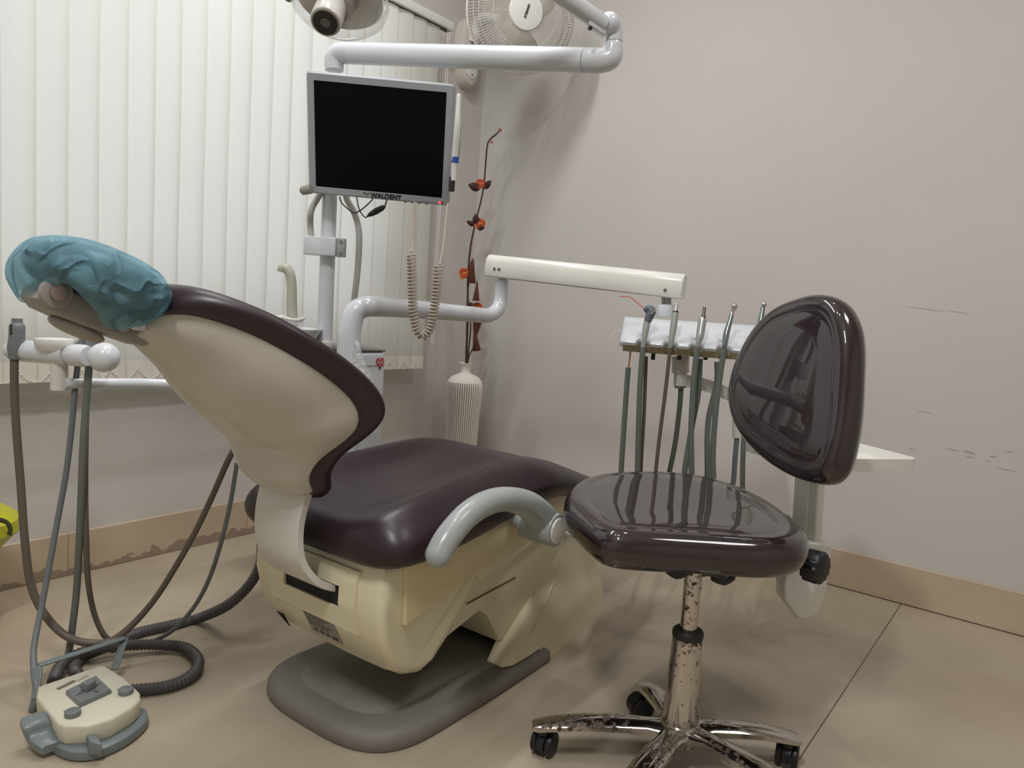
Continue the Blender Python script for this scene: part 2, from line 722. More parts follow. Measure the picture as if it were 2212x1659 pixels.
bp = q.n('ShaderNodeBump')
bp.inputs['Strength'].default_value = .3
bp.inputs['Distance'].default_value = .001
q.l(ribf, bp.inputs['Height'])
q.l(bp.outputs['Normal'], df.inputs['Normal'])
q.l(ms.outputs[0], out.inputs[0])

XB = XL + .085
blind = empty('vertical_blind', (XB, 1.0, .60), 'ivory vertical blind with wide ribbed fabric slats covering the window wall', 'blind')
ZB0 = onX(862, 797, XB).z
ZBH = onX(862, 768, XB).z
HRZ = onX(935, 42, XB).z
yend = onX(935, 300, XB).y
pitch = .079
ys = []
y = yend - pitch / 2
while y > -.35:
    ys.append(y)
    y -= pitch
M_hem = mat('translucent_blind_hem', (214, 208, 196), .6)
for i, y in enumerate(ys):
    wdt = .089
    ang = .10 + .05 * math.sin(i * 2.1) + (.10 if i % 5 == 2 else 0)
    rows = []
    NZ = 14
    for kz in range(NZ + 1):
        zz = lerp(ZBH - .002, HRZ - .02, kz / NZ)
        row = []
        for ku in range(7):
            uu = ku / 6 - .5
            bow = .006 * (1 - 4 * uu * uu) + .0012 * math.sin(kz * .9 + i)
            a2 = ang + .03 * math.sin(i * 1.7 + kz * .25)
            row.append(V((XB + bow + uu * wdt * math.sin(a2), y + uu * wdt * math.cos(a2), zz)))
        rows.append(row)
    g = G().rings(rows, closed=False, caps=False)
    obj('blind_slat', g, M_blind, blind)
    # weighted hem pocket
    rows = []
    for zz, th in ((ZB0, .0), (ZB0 + .002, .0), (ZBH - .004, .0), (ZBH, .0)):
        rows.append([V((XB + .0035 + .006 * (1 - 4 * uu * uu) + uu * wdt * math.sin(ang), y + uu * wdt * math.cos(ang), zz)) for uu in [j / 6 - .5 for j in range(7)]])
    g = G().rings(rows, closed=False, caps=False)
    h = obj('slat_weight_pocket', g, M_hem, blind)
# bead chain between the slat weights
gch = G()
chp = []
for i in range(len(ys) - 1):
    a = V((XB + .012, ys[i], ZB0 + .002))
    b = V((XB + .012, ys[i + 1], ZB0 + .002))
    for j in range(13):
        t = j / 12
        p = lerp(a, b, t) + Z * (.03 * (2 * t - 1) ** 2)
        for dx_, rr_ in ((-.0022, .0006), (-.0012, .0015), (.0012, .0015), (.0022, .0006)):
            chp.append((p + V((0, -dx_, 0)), rr_))
gch.tube([c_[0] for c_ in chp], [c_[1] for c_ in chp], 6, smooth=0)
obj('bead_chain', gch, M_whitep, blind)
g = G()
g.box((XB, (ys[-1] + yend) / 2 + .01, HRZ + .002), (.045, yend - ys[-1] + .12, .036), bev=.004)
hr = obj('headrail', g, M_whitep, blind)
g = G()
g.box((XB + .0, (ys[-1] + yend) / 2 + .01, HRZ - .017), (.02, yend - ys[-1] + .1, .004))  # solid strip, coloured dark as the shade in the rail gap
obj('rail_slot', g, mat('slot_shade_brown', (70, 62, 48), .5), hr)
g = G()
for dx in (0, .012):
    g.cyl(V((XB + .02, yend + .035 + dx, HRZ - .01)), V((XB + .02, yend + .035 + dx, ZB0 + .1)), .0013, n=6)
obj('pull_chain', g, M_whitep, blind)

# ------------------------------------------------------------------ dental chair
chair = empty('dental_chair', (0, 1.4, 0), 'dark plum reclined dental chair with cream shell on a grey floor plate', 'dental chair')

# base plate
poly = []
for i in range(0, 25):
    a = PI + PI * i / 24
    # superellipse front end
    ca, sa = math.cos(a), math.sin(a)
    e = .62
    x = .215 * math.copysign(abs(ca) ** e, ca)
    yy = 1.12 + .19 * math.copysign(abs(sa) ** e, sa)
    poly.append((x, yy))
poly += [(.213, 1.30), (.205, 1.52), (-.205, 1.52), (-.213, 1.30)]


def offs(poly, d, c=(0, 1.25)):
    out = []
    for x, y in poly:
        vx, vy = x - c[0], y - c[1]
        l = math.hypot(vx, vy)
        out.append((x - vx / l * d, y - vy / l * d))
    return out


g = G()
rings = [[V((x, y, z)) for x, y in offs(poly, d)] for d, z in ((.0, 0.001), (-.004, .008), (-.002, .026), (.006, .036), (.02, .041), (.045, .042))]
g.rings(rings)
obj('base_plate', g, M_base, chair)
poly2 = [(x * .66, 1.10 + (y - 1.12) * .62) for x, y in poly[:25]] + [(.14, 1.5), (-.14, 1.5)]
g = G()
g.rings([[V((x, y, z)) for x, y in offs(poly2, d)] for d, z in ((.0, .0415), (.008, .05), (.022, .055))])
obj('base_step', g, M_base, chair)

# column cover at the foot end
prof = [(1.345, .045), (1.37, .072), (1.405, .10), (1.60, .262), (1.635, .278), (1.69, .275), (1.80, .238), (1.90, .155), (1.96, .06), (1.98, .0), (1.50, .0), (1.49, .043)]


def colhw(s, z):
    return interp([0, .08, .27], [.205, .195, .125], z) * interp([1.45, 1.6, 1.98], [1., .93, .5], s)




def sideshell(sd):
    hs_ = [1.345, 1.37, 1.405, 1.60, 1.635, 1.69, 1.80, 1.90, 1.96, 1.98]
    hz_ = [.047, .072, .10, .262, .278, .275, .238, .155, .06, .004]
    st = sorted(set([1.345, 1.352, 1.37, 1.39, 1.405, 1.44, 1.488, 1.492, 1.54, 1.58, 1.60, 1.615, 1.635, 1.66, 1.69, 1.73, 1.77, 1.80, 1.84, 1.87, 1.90, 1.93, 1.96, 1.975, 1.98]))
    rings = []
    for s_ in st:
        zl = .043 if s_ < 1.49 else .0
        zh = max(interp(hs_, hz_, s_), zl + .003)
        loop = [V((sd * (colhw(s_, zl) - .055), s_, zl))]
        N_ = 14
        for j in range(N_ + 1):
            z_ = lerp(zl, zh, (j / N_))
            d_ = zh - z_
            ins = (.016 - math.sqrt(max(0, .016 ** 2 - (.016 - min(d_, .016)) ** 2))) if d_ < .016 else 0
            if s_ < 1.36:
                ins += .008
            loop.append(V((sd * (colhw(s_, z_) - ins), s_, z_)))
        loop.append(V((sd * (colhw(s_, zh) - .055), s_, zh)))
        rings.append(loop)
    return G().rings(rings)


cc = obj('column_side_cover', sideshell(1), M_cream, chair, autosmooth=True)
obj('column_side_cover', sideshell(-1), M_cream, chair)
g = G().prism([(1.60, .255), (1.635, .275), (1.69, .272), (1.80, .235), (1.90, .153), (1.958, .06), (1.977, .0), (1.50, .0), (1.50, .05)], (0, 0, 0), Y, Z, X, .13, bev=.004, hw=lambda s_, z_: interp([0, .08, .27], [.17, .16, .085], z_) * interp([1.45, 1.6, 1.98], [1., .93, .5], s_))
obj('column_core', g, M_cream, chair)
g = G().box((0, 1.47, .10), (.26, .05, .12), bev=.004)  # solid block, its dark colour is the shade between the side covers
obj('column_shade_block', g, M_slot, chair, label='dark block painted as the shade in front of the column')
rp_ = []
for s_, z_ in ((1.40, .070), (1.46, .092), (1.52, .122), (1.58, .156), (1.64, .192), (1.70, .232), (1.72, .248)):
    rp_.append(V((colhw(s_, z_) - .0015, s_, z_)))
g = G().tube(rp_, .0042, 10, smooth=3)
obj('moulded_ridge', g, M_cream, cc)
p = onX(1221, 1158, .1)
g = G().box((p.x, p.y, .284), (.03, .045, .008), bev=.002)
sw = obj('indicator_housing', g, M_black, cc, label='black housing of the lit switch')
g = G().box((p.x, p.y - .006, .2885), (.018, .022, .004), bev=.001)
obj('green_indicator_lamp', g, mat('green_lamp', (20, 160, 60), .3, emit=((20, 210, 90), 1.6)), sw, label='green glowing lamp')

# lift arm cover and seat underframe
prof = [(1.10, .37), (1.13, .19), (1.17, .155), (1.29, .185), (1.32, .165), (1.375, .085), (1.45, .09), (1.64, .275), (1.5, .325), (1.3, .385)]
g = G().prism(prof, (0, 0, 0), Y, Z, X, .155, bev=.008, seg=2)
la = obj('lift_arm_cover', g, M_cream, chair)
g = G().tube([V((.1565, 1.24, .218)), V((.1565, 1.42, .232))], .0016, 6, smooth=0)
obj('cover_seam', g, mat('seam_shadow_line', (96, 88, 66), .8), la)
prof = [(1.20, .405), (1.18, .34), (1.25, .275), (1.34, .285), (1.56, .345), (1.70, .385), (1.72, .41), (1.5, .445), (1.3, .43)]
g = G().prism(prof, (0, 0, 0), Y, Z, X, .185, bev=.012, seg=3)
su = obj('seat_underframe', g, M_cream, chair)
for sd in (-1, 1):
    g = G().prism([(.985, .388), (.995, .262), (1.10, .290), (1.40, .362), (1.47, .405), (1.46, .425), (1.2, .412), (1.05, .392)], X * (sd * .203), Y, Z, X, .008, bev=.004, seg=2)
    obj('side_skirt', g, M_gold, su, label='golden cream side skirt')
prof = [(.952, .385), (.938, .34), (.936, .29), (.950, .23), (.985, .165), (1.03, .135), (1.075, .120), (1.115, .135), (1.15, .18), (1.19, .255), (1.235, .315), (1.29, .385), (1.26, .40), (1.0, .395)]


def rbhw(s, z):
    return interp([.12, .15, .2, .3, .39], [.175, .19, .2, .205, .2], z)


g = G().prism(prof, (0, 0, 0), Y, Z, X, .2, bev=.03, seg=5, hw=rbhw)
rb = obj('rear_body', g, M_cream, chair)


def rear(x, z, d=0.):       # a point on the rear face of the body
    zs = [.12, .135, .165, .23, .29, .34, .385]
    yv = [1.075, 1.03, .985, .950, .936, .938, .952]
    return V((x, interp(zs, yv, z) - d, z))


def rear_patch(x0, x1, z0, z1, d, nx=6, nz=8, wob=0):
    g = G()
    fr, bk = [], []
    for i in range(nz + 1):
        z = lerp(z0, z1, i / nz)
        fr.append([rear(lerp(x0, x1, j / nx), z, d) for j in range(nx + 1)])
        bk.append([rear(lerp(x0, x1, j / nx), z, -.006) for j in range(nx + 1)])
    loop = lambda r: r[0] + [row[-1] for row in r[1:]] + r[-1][::-1][1:] + [row[0] for row in r[::-1][1:-1]]
    g.rings(fr, closed=False, caps=False)
    g.rings([loop(fr), loop(bk)], caps=False, smooth=False)
    return g


# raised surround with a slot in it
SX0, SX1, SZ0, SZ1 = -.083, .088, .279, .323
g = G()
fx = [-.135, SX0, SX1, .135]
fz = [.235, SZ0, SZ1, .362]
for i in range(3):
    for j in range(3):
        if i == 1 and j == 1:
            continue
        ys_ = 4
        g2 = rear_patch(fx[i], fx[i + 1], fz[j], fz[j + 1], .007, 3, 4)
        g.add(g2.v, g2.f)
obj('slot_surround', g, M_cream, rb)
g = rear_patch(SX0 - .002, SX1 + .002, SZ0 - .002, SZ1 + .002, .0015, 3, 3)  # closed patch, shade inside the slot is put into its colour
obj('slot', g, M_slot, rb, label='slot in the rear cover, painted dark for its shade')
lab_m = mat('grey_rating_plate', (150, 146, 140), .5)
g = rear_patch(-.045, .055, .178, .232, .001, 4, 6)
lab = obj('rating_plate', g, lab_m, rb, label='grey rating plate with small print')
ink = mat('label_ink', (70, 66, 64), .6)
gt = G()
for x0_ in (-.030, -.010, .008):
    g2 = rear_patch(x0_, x0_ + .009, .182, .190, .0016, 1, 1)
    gt.add(g2.v, g2.f)
for k_ in range(6):
    z = .225 - k_ * .0055
    random.seed(k_)
    x = -.040
    while x < .03 - (k_ % 3) * .008:
        l = random.uniform(.004, .012)
        g2 = rear_patch(x, x + l, z - .0008, z + .0008, .0016, 1, 1)
        gt.add(g2.v, g2.f)
        x += l + .003
obj('printed_lines', gt, ink, lab)
nrm = V((0, -.87, -.5))
text_mesh('symbols', 'CE', .014, rear(.028, .181, .0022), X, V((0, -.5, .87)), ink, lab)
g = G()
for x_ in (-.155, .155):
    pass
g.prism([(-.011, .018), (.012, .018), (.012, -.020)], rear(-.150, .168, .0015), X, V((0, -.5, .87)), V((0, -.87, -.5)), .0008)
obj('corner_vent', g, M_slot, rb, label='dark triangular gap at the corner')
# wrap lip on the lower edge
g = G().tube([V((-.135, 1.038, .133)), V((0, 1.040, .130)), V((.115, 1.044, .128))], [.006, .008, .006], 10)
obj('lower_lip', g, M_cream, rb)

# curved carrier plate between rear slot and back shell
pp = scurve([(0, .885, .56), (0, .862, .50), (0, .852, .45), (0, .855, .40), (0, .872, .362), (0, .905, .328), (0, .955, .304)], 5)
rings = []
for i, p in enumerate(pp):
    t = (pp[min(i + 1, len(pp) - 1)] - pp[max(i - 1, 0)]).normalized()
    n_ = V((0, -t.z, t.y))
    fr_ = i / (len(pp) - 1)
    w_ = .073 - .006 * math.sin(PI * fr_)
    th = .009
    loop = []
    for a, b in ((-1, -1), (-.9, -1.25), (.9, -1.25), (1, -1), (1, 1), (-1, 1)):
        loop.append(p + X * (w_ * a) + n_ * (th * b * .7))
    rings.append(loop)
g = G().rings(rings)
obj('back_carrier_plate', g, M_panel, chair)

# ---- backrest: rim curve traced along the right edge, mirrored for the left edge
RIM = [(.085, .888, .508), (.110, .878, .526), (.125, .862, .560), (.15, .868, .597), (.20, .880, .637), (.235, .880, .668), (.25, .873, .697), (.248, .848, .733), (.238, .797, .772), (.22, .747, .803), (.192, .699, .830), (.155, .648, .850), (.122, .610, .857), (.09, .583, .851), (.05, .572, .842)]
rim = scurve(RIM, 3)
NV = len(rim)


def cen(i):
    """centre line of the cushion back face"""
    r = rim[i]
    f = i / (NV - 1)
    # lie behind (towards -y/-z) the wings in the lumbar area
    dip = .035 * math.sin(PI * min(1, f * 1.1)) ** 1.2
    return V((0, r.y - dip * .75, r.z - dip * .65))


def nback(i):
    a, b = rim[max(i - 1, 0)], rim[min(i + 1, NV - 1)]
    t = V((0, b.y - a.y, b.z - a.z))
    f = i / (NV - 1)
    base = V((0, -math.sin(math.radians(lerp(80, 20, min(1, max(0, (f - .25) / .5))))), -math.cos(math.radians(lerp(80, 20, min(1, max(0, (f - .25) / .5)))))))
    return base.normalized()


# cushion
NQ = 18
rings = []
TH = .046
for i in range(NV):
    r = rim[i]
    n_ = nback(i)
    c_ = cen(i)
    loop = []
    th = TH * (1 - .35 * (1 - min(1, i / 6)))
    for j in range(NQ + 1):         # back side, right to left
        qv = math.cos(PI * j / NQ)
        aq = abs(qv)
        p = lerp(c_, V((0, r.y, r.z)), aq ** 2.4)
        round_ = (1 - aq ** 6)
        loop.append(V((r.x * qv, p.y, p.z)) + n_ * (th * .5 * round_ ** .5 if round_ > 0 else 0))
    for j in range(1, NQ):          # front side, left to right
        qv = -math.cos(PI * j / NQ)
        aq = abs(qv)
        p = lerp(c_, V((0, r.y, r.z)), aq ** 2.4)
        round_ = (1 - aq ** 6)
        loop.append(V((r.x * qv, p.y, p.z)) - n_ * (th * .62 * round_ ** .5))
    rings.append(loop)
for e in (0, -1):       # rounded ends
    c0 = sum(rings[e], V()) / len(rings[e])
    d_ = (c0 - sum(rings[1 if e == 0 else -2], V()) / len(rings[0])).normalized()
    cap1 = [lerp(v, c0, .18) + d_ * .010 for v in rings[e]]
    cap2 = [lerp(v, c0, .55) + d_ * .017 for v in rings[e]]
    cap3 = [lerp(v, c0, .96) + d_ * .018 for v in rings[e]]
    if e == 0:
        rings = [cap3, cap2, cap1] + rings
    else:
        rings = rings + [cap1, cap2, cap3]
g = G().rings(rings)
obj('back_cushion', g, M_vinyl, chair, subsurf=1, autosmooth=False)

# shell behind it
SH = []
for i in range(2, NV - 1):
    r = rim[i]
    f = i / (NV - 1)
    n_ = nback(i)
    c_ = cen(i)
    wi = max(r.x - interp([0, .15, .4, .7, 1], [.02, .024, .036, .034, .02], f), .03)
    # hull depth of the back bulge
    dep = sinterp([0, .12, .3, .5, .7, .85, 1], [.012, .02, .055, .085, .07, .045, .02], f)
    loop = []
    for j in range(NQ + 1):
        qv = math.cos(PI * j / NQ)
        aq = abs(qv)
        p = lerp(c_, V((0, r.y, r.z)), (aq * wi / r.x) ** 2.4)
        bul = (1 - aq ** 2.2) ** .9 if aq < 1 else 0
        edge = min(1., (1 - aq) * 9)
        loop.append(V((wi * qv, p.y, p.z)) + n_ * (TH * .45 + .012 * edge + dep * bul))
    for j in range(1, NQ):
        qv = -math.cos(PI * j / NQ)
        p = lerp(c_, V((0, r.y, r.z)), (abs(qv) * wi / r.x) ** 2.4)
        loop.append(V((wi * qv, p.y, p.z)) + n_ * (TH * .25))
    SH.append(loop)
g = G().rings(SH)
obj('back_shell', g, M_shell, chair, subsurf=1, autosmooth=False)

# ---- seat and leg cushion
ST = [.905, .915, .935, .97, 1.03, 1.12, 1.22, 1.32, 1.40, 1.47, 1.55, 1.65, 1.75, 1.85, 1.95, 2.01, 2.03]
HW = [.13, .20, .238, .252, .256, .250, .240, .234, .23, .228, .215, .20, .19, .18, .165, .12, .07]
TZ = [.415, .445, .462, .47, .473, .478, .488, .503, .517, .516, .50, .468, .434, .40, .368, .350, .34]
BO = [.0, .005, .016, .026, .036, .042, .040, .032, .02, .010, .005, .004, .004, .004, .002, .0, .0]
BZ = [.405, .388, .378, .374, .374, .378, .386, .40, .41, .413, .41, .388, .358, .325, .30, .31, .325]
rings = []
NQ = 22
sts = scurve([(a, b, 0) for a, b in zip(ST, HW)], 2)
for k_ in range(len(sts)):
    fi = k_ / 2
    i0 = int(min(fi, len(ST) - 1))
    i1 = min(i0 + 1, len(ST) - 1)
    t_ = fi - i0
    s_, hw = sts[k_].x, sts[k_].y
    tz, bo, bz = (lerp(A_[i0], A_[i1], t_) for A_ in (TZ, BO, BZ))
    loop = []
    for j in range(NQ + 1):
        qv = math.cos(PI * j / NQ)
        aq = abs(qv)
        ztop = tz + bo * math.exp(-((aq - .72) / .22) ** 2)
        e_ = (1 - aq ** 5) ** .5 if aq < 1 else 0
        zm = lerp(bz, ztop, .45)
        z = zm + (ztop - zm) * e_
        loop.append(V((hw * qv, s_, z)))
    for j in range(1, NQ):
        qv = -math.cos(PI * j / NQ)
        aq = abs(qv)
        e_ = (1 - aq ** 7) ** .5
        zm = lerp(bz, tz, .45)
        loop.append(V((hw * qv * .985, s_, zm + (bz - zm) * e_)))
    rings.append(loop)
g = G().rings(rings)
obj('seat_cushion', g, M_vinyl, chair, subsurf=1, autosmooth=False)
# creases where the seat hinges
# leg rest underside tray
g = G().box((0, 1.80, .345), (.24, .34, .03), bev=.01, rot=Matrix.Rotation(-.32, 3, 'X'))
obj('leg_rest_pan', g, M_cream, chair)

# ---- armrest on the right
TA = .30
cl = [(944, 1203), (968, 1160), (1010, 1112), (1055, 1085), (1100, 1078), (1145, 1088), (1178, 1115)]
cl = [onX(a, b, TA) for a, b in cl]
g = G()
rr = [.0235, .0245, .0245, .0245, .0245, .025, .026]
P_, R2 = crv(cl, rr, 5)
d0 = (P_[0] - P_[1]).normalized()
P_ = [P_[0] + d0 * .019, P_[0] + d0 * .014, P_[0] + d0 * .007] + P_
R2 = [.006, .015, .021] + R2
g.tube(P_, R2, 20, smooth=0)
hub = onX(1180, 1140, TA)
g.tube([cl[-3], cl[-2] + V((-.004, .0, -.005)), cl[-1] + V((-.006, .002, -.012)), hub - X * .008], [.024, .029, .034, .0355], 24, smooth=5)
g.cyl(hub - X * .055, hub + X * .030, .036, n=32, bev=.004)
arm = obj('armrest', g, M_greyarm, chair, label='grey-blue curved armrest')
g = G().cyl(hub + X * .029, hub + X * .034, .0285, n=32, bev=.002)
obj('armrest_cap', g, M_beige, arm, label='cream round cap')
g = G().cyl(V((.17, hub.y - .01, hub.z + .015)), hub - X * .05, .018, n=20)
obj('armrest_spindle', g, M_greyarm, arm)

# ---- headrest
hc = V((0, .515, .884))
ht = Matrix.Rotation(math.radians(-19), 3, 'X')


def sup(theta, phi, ax, e=.8):
    """superellipsoid point: theta round, phi 0 top..pi bottom"""
    st_, ct_ = math.sin(theta), math.cos(theta)
    sp_, cp_ = math.sin(phi), math.cos(phi)
    pw = lambda v, e: math.copysign(abs(v) ** e, v)
    return V((ax[0] * pw(sp_, .75) * pw(ct_, e), ax[1] * pw(sp_, .75) * pw(st_, e), ax[2] * pw(cp_, 1.0)))


AXH = (.106, .088, .038)
g = G()
g.rings([[hc + ht @ sup(2 * PI * k_ / 36, PI * i / 20, AXH) for k_ in range(36)] for i in range(1, 20)])
hr_ = obj('headrest_cushion', g, M_vinyl, chair)
# grey cast bracket below
ba = V((.0, .430, .855))
bb_ = V((.0, .60, .793))
bd = (bb_ - ba).normalized()
bn = V((0, -bd.z, bd.y))
prof = [(-.002, .006), (.008, .022), (.06, .022), (.165, .016), (.172, -.006), (.160, -.018), (.06, -.020), (.014, -.016), (-.001, -.006)]
g = G().prism(prof, ba, bd, bn, X, .034, bev=.006, seg=3)
br = obj('headrest_bracket', g, M_bracket, chair)
g = G()
pj = onX(118, 632, .036)
g.cyl(pj - X * .002, pj + X * .010, .0215, n=28, bev=.003)
jt = obj('pivot_boss', g, M_bracket, br)
g = G().cyl(pj + X * .009, pj + X * .017, .0115, n=24, bev=.002)
obj('pivot_screw', g, mat('dull_pinkish_metal', (158, 140, 132), .35, metal=.6), jt, label='dull metal pivot screw')
pj = onX(262, 697, .036)
g = G().cyl(pj - X * .004, pj + X * .012, .0135, n=24, bev=.002)
obj('hinge_pin', g, M_steel, br, label='steel hinge pin')
a = onX(268, 690, .03)
b = onX(338, 716, .03)
g = G().prism([(0, .010), (.01, .012), ((b - a).length, .001), ((b - a).length, -.004), (.01, -.006)], a, (b - a).normalized(), V((0, -(b - a).normalized().z, (b - a).normalized().y)).normalized() * -1, X, .02, bev=.001, seg=1)
obj('mounting_tongue', g, M_chrome, br, label='polished metal tongue into the backrest')
# release lever paddle
pc = onX(150, 706, .0)
g = G()
ax3 = (.030, .040, .010)
rt = Matrix.Rotation(math.radians(-24), 3, 'X')
pc = V((0, .490, .806))
g.rings([[pc + rt @ sup(2 * PI * k_ / 32, PI * i / 12, ax3, .9) for k_ in range(32)] for i in range(1, 12)])
lv = obj('release_paddle', g, M_bracket, br)
g = G().prism([(-.022, 0), (.022, 0), (.026, .03), (-.028, .03)], pc + V((0, .004, .004)), rt @ Y, rt @ Z, X, .022, bev=.003)
obj('paddle_neck', g, M_bracket, lv)

# ---- disposable cover on the headrest
M_cap = bpy.data.materials.new('blue_nonwoven_cover')
M_cap.use_nodes = True
q = NT(M_cap)
tc = q.n('ShaderNodeTexCoord')
n1 = q.n('ShaderNodeTexNoise')
n1.inputs['Scale'].default_value = 400
q.l(tc.outputs['Object'], n1.inputs['Vector'])
n2 = q.n('ShaderNodeTexNoise')
n2.inputs['Scale'].default_value = 14
n2.inputs['Detail'].default_value = 6
n2.inputs['Distortion'].default_value = .6
q.l(tc.outputs['Object'], n2.inputs['Vector'])
q.l(q.mix(n1.outputs['Fac'], s2l((98, 148, 165)), s2l((126, 172, 186))), q.b.inputs['Base Color'])
q.b.inputs['Roughness'].default_value = .65
trb = q.n('ShaderNodeBsdfTransparent')
trb.inputs[0].default_value = (.72, .88, .93, 1)
ms = q.n('ShaderNodeMixShader')
q.l(q.math('ADD', .26, q.math('MULTIPLY', n2.outputs['Fac'], .42)), ms.inputs[0])
bpc = q.n('ShaderNodeBump')
n2.inputs['Distortion'].default_value = 1.2
n5 = q.n('ShaderNodeTexNoise')
n5.inputs['Scale'].default_value = 10
n5.inputs['Detail'].default_value = 2
n5.inputs['Distortion'].default_value = 1.0
q.l(tc.outputs['Object'], n5.inputs['Vector'])
rdg = q.math('SUBTRACT', 1., q.math('MINIMUM', q.math('MULTIPLY', q.math('ABSOLUTE', q.math('SUBTRACT', n5.outputs['Fac'], .5)), 9.), 1.))
bpc.inputs['Strength'].default_value = 1
bpc.inputs['Distance'].default_value = .006
q.l(rdg, bpc.inputs['Height'])
q.l(bpc.outputs['Normal'], q.b.inputs['Normal'])
q.l(q.b.outputs[0], ms.inputs[1])
q.l(trb.outputs[0], ms.inputs[2])
q.l(ms.outputs[0], q.t.nodes['Material Output'].inputs[0])

g = G()
rows = []
NT_, NP = 96, 34
AXC = (.114, .096, .045)
for i in range(1, NP + 1):
    row = []
    for k_ in range(NT_):
        th_ = 2 * PI * k_ / NT_
        hem = math.radians(142 + 7 * math.sin(th_ * 2 + .4) + 6 * math.sin(th_ * 5 + 1) + 4 * math.sin(th_ * 9))
        ph = hem * i / NP
        p = sup(th_, ph, AXC)
        f = i / NP
        # gathers: radial pleats that grow towards the hem
        wv = noise.noise(V((math.cos(th_) * 2.2, math.sin(th_) * 2.2, f * 1.5)))
        pl = (abs(math.sin(th_ * 6 + 2.2 * wv + f * 1.4)) ** .6 - .6) * .011 * min(1, max(0, f - .22) * 2.0)
        pl += (.25 - abs(noise.noise(V((p.x * 16 + 3, p.y * 16, p.z * 20))))) * .010 * min(1, f * 2)
        rd = V((p.x, p.y, 0)).normalized() if i > 1 else V((0, 0, 1))
        nn = noise.noise(p * 30) * .002
        p = p + rd * (pl + nn + .006 * max(0, f - .45)) - Z * (.034 * max(0, f - .5) * (1 + .8 * math.sin(th_ * 3 + 1)))
        row.append(hc + ht @ p)
    rows.append(row)
g.rings(rows, caps=False)
top = hc + ht @ V((0, 0, AXC[2] + .0005))
o_ = len(g.v)
g.add([top] + rows[0], [(0, 1 + k_, 1 + (k_ + 1) % NT_) for k_ in range(NT_)])
cap = obj('headrest_cover', g, M_cap, loc=hc, autosmooth=False)
tag(cap, 'blue crinkled disposable cover stretched over the headrest of the dental chair', 'headrest cover')

# ------------------------------------------------------------------ dental stool
sc_ = onZ(1469, 1552, .088)
SX, SY = sc_.x, sc_.y
stool = empty('dental_stool', (SX, SY, 0), 'dark plum swivel stool with plastic wrapped seat on rusty chrome star base', 'stool')
SB = V((SX, SY, 0))
# base star: leg directions from caster positions on the photograph
tips = [onZ(1150, 1560, .070), onZ(1388, 1470, .070), onZ(1728, 1590, .070)]
hub0 = onZ(1474, 1562, .080)
hub0.z = 0
la_ = [p - hub0 for p in tips]
for an in (-124, -49):
    a = math.radians(an)
    la_.append(c2w((math.cos(a) * .27, math.sin(a) * .27, 0)))
g = G()
g.lathe([(.0001, .040), (.034, .040), (.042, .046), (.046, .06), (.044, .078), (.036, .086)], (SX, SY, 0), 28)
spb = obj('star_base_hub', g, M_rust, stool)
legs = []
for k_ in range(5):
    v_ = V((la_[k_].x, la_[k_].y, 0))
    LR = v_.length
    d = v_.normalized()
    a = math.atan2(d.y, d.x)
    e = V((-d.y, d.x, 0))
    rings = []
    for f, z, w_, h in [(.0, .080, .036, .036), (.12, .083, .031, .034), (.25, .086, .023, .030), (.45, .088, .025, .026), (.65, .086, .025, .023), (.85, .079, .024, .020), (.96, .073, .0205, .018), (1.0, .070, .015, .014)]:
        c_ = hub0 + d * (LR * f)
        loop = []
        for x_, zz in ((-1, -.9), (-1, -.1), (-.92, .02), (-.62, .38), (-.2, .5), (.2, .5), (.62, .38), (.92, .02), (1, -.1), (1, -.9)):
            loop.append(c_ + e * (w_ * x_) + Z * (z + h * .5 * zz - h * .25))
        rings.append(loop)
    g = G().rings(rings, smooth=True)
    lg = obj('star_leg', g, M_rust, stool)
    legs.append((lg, hub0 + d * (LR - .022) + Z * .052, a))
# casters: twin wheel with hood
for i, (lg, cpos, a) in enumerate(legs):
    ca = [-.5, 1.9, -.45, .9, 2.6][i]
    ax_ = c2w((math.cos(ca), math.sin(ca), 0))
    fw_ = V((-ax_.y, ax_.x, 0))
    wc = cpos + V((0, 0, -cpos.z + .0245)) + fw_ * .012
    g = G()
    g.cyl(V((cpos.x, cpos.y, .048)), V((cpos.x, cpos.y, .066)), .0115, n=16)
    # hood: half drum
    pts = []
    for j in range(13):
        an = math.radians(-20 + 220 * j / 12)
        pts.append((math.cos(an) * .0262, math.sin(an) * .0262 + .0))
    pts.append((0, -.004))
    g.prism(pts, wc, fw_, Z, ax_, .0085, bev=.001, seg=1)
    cs = obj('caster_hood', g, M_black, stool)
    for sd in (-1, 1):
        g = G().cyl(wc + ax_ * (sd * .0095), wc + ax_ * (sd * .0215), .0245, n=28, bev=.003)
        obj('caster_wheel', g, M_black, cs)
# column
g = G()
g.lathe([(.034, .082), (.036, .092), (.0345, .10), (.029, .25), (.0285, .262)], (SX, SY, 0), 32)
obj('lower_column', g, M_rust, stool)
g = G().lathe([(.0300, .258), (.0305, .262), (.0305, .270), (.027, .274), (.0175, .274)], (SX, SY, 0), 32)
obj('column_collar', g, mat('black_rubber', (32, 24, 22), .5), stool, label='black rubber collar')
g = G().cyl(V((SX, SY, .26)), V((SX, SY, .43)), .0168, n=28)
obj('gas_lift', g, M_rust, stool)
g = G().box((SX, SY, .417), (.16, .10, .022), bev=.006)
obj('seat_mechanism', g, M_black, stool)

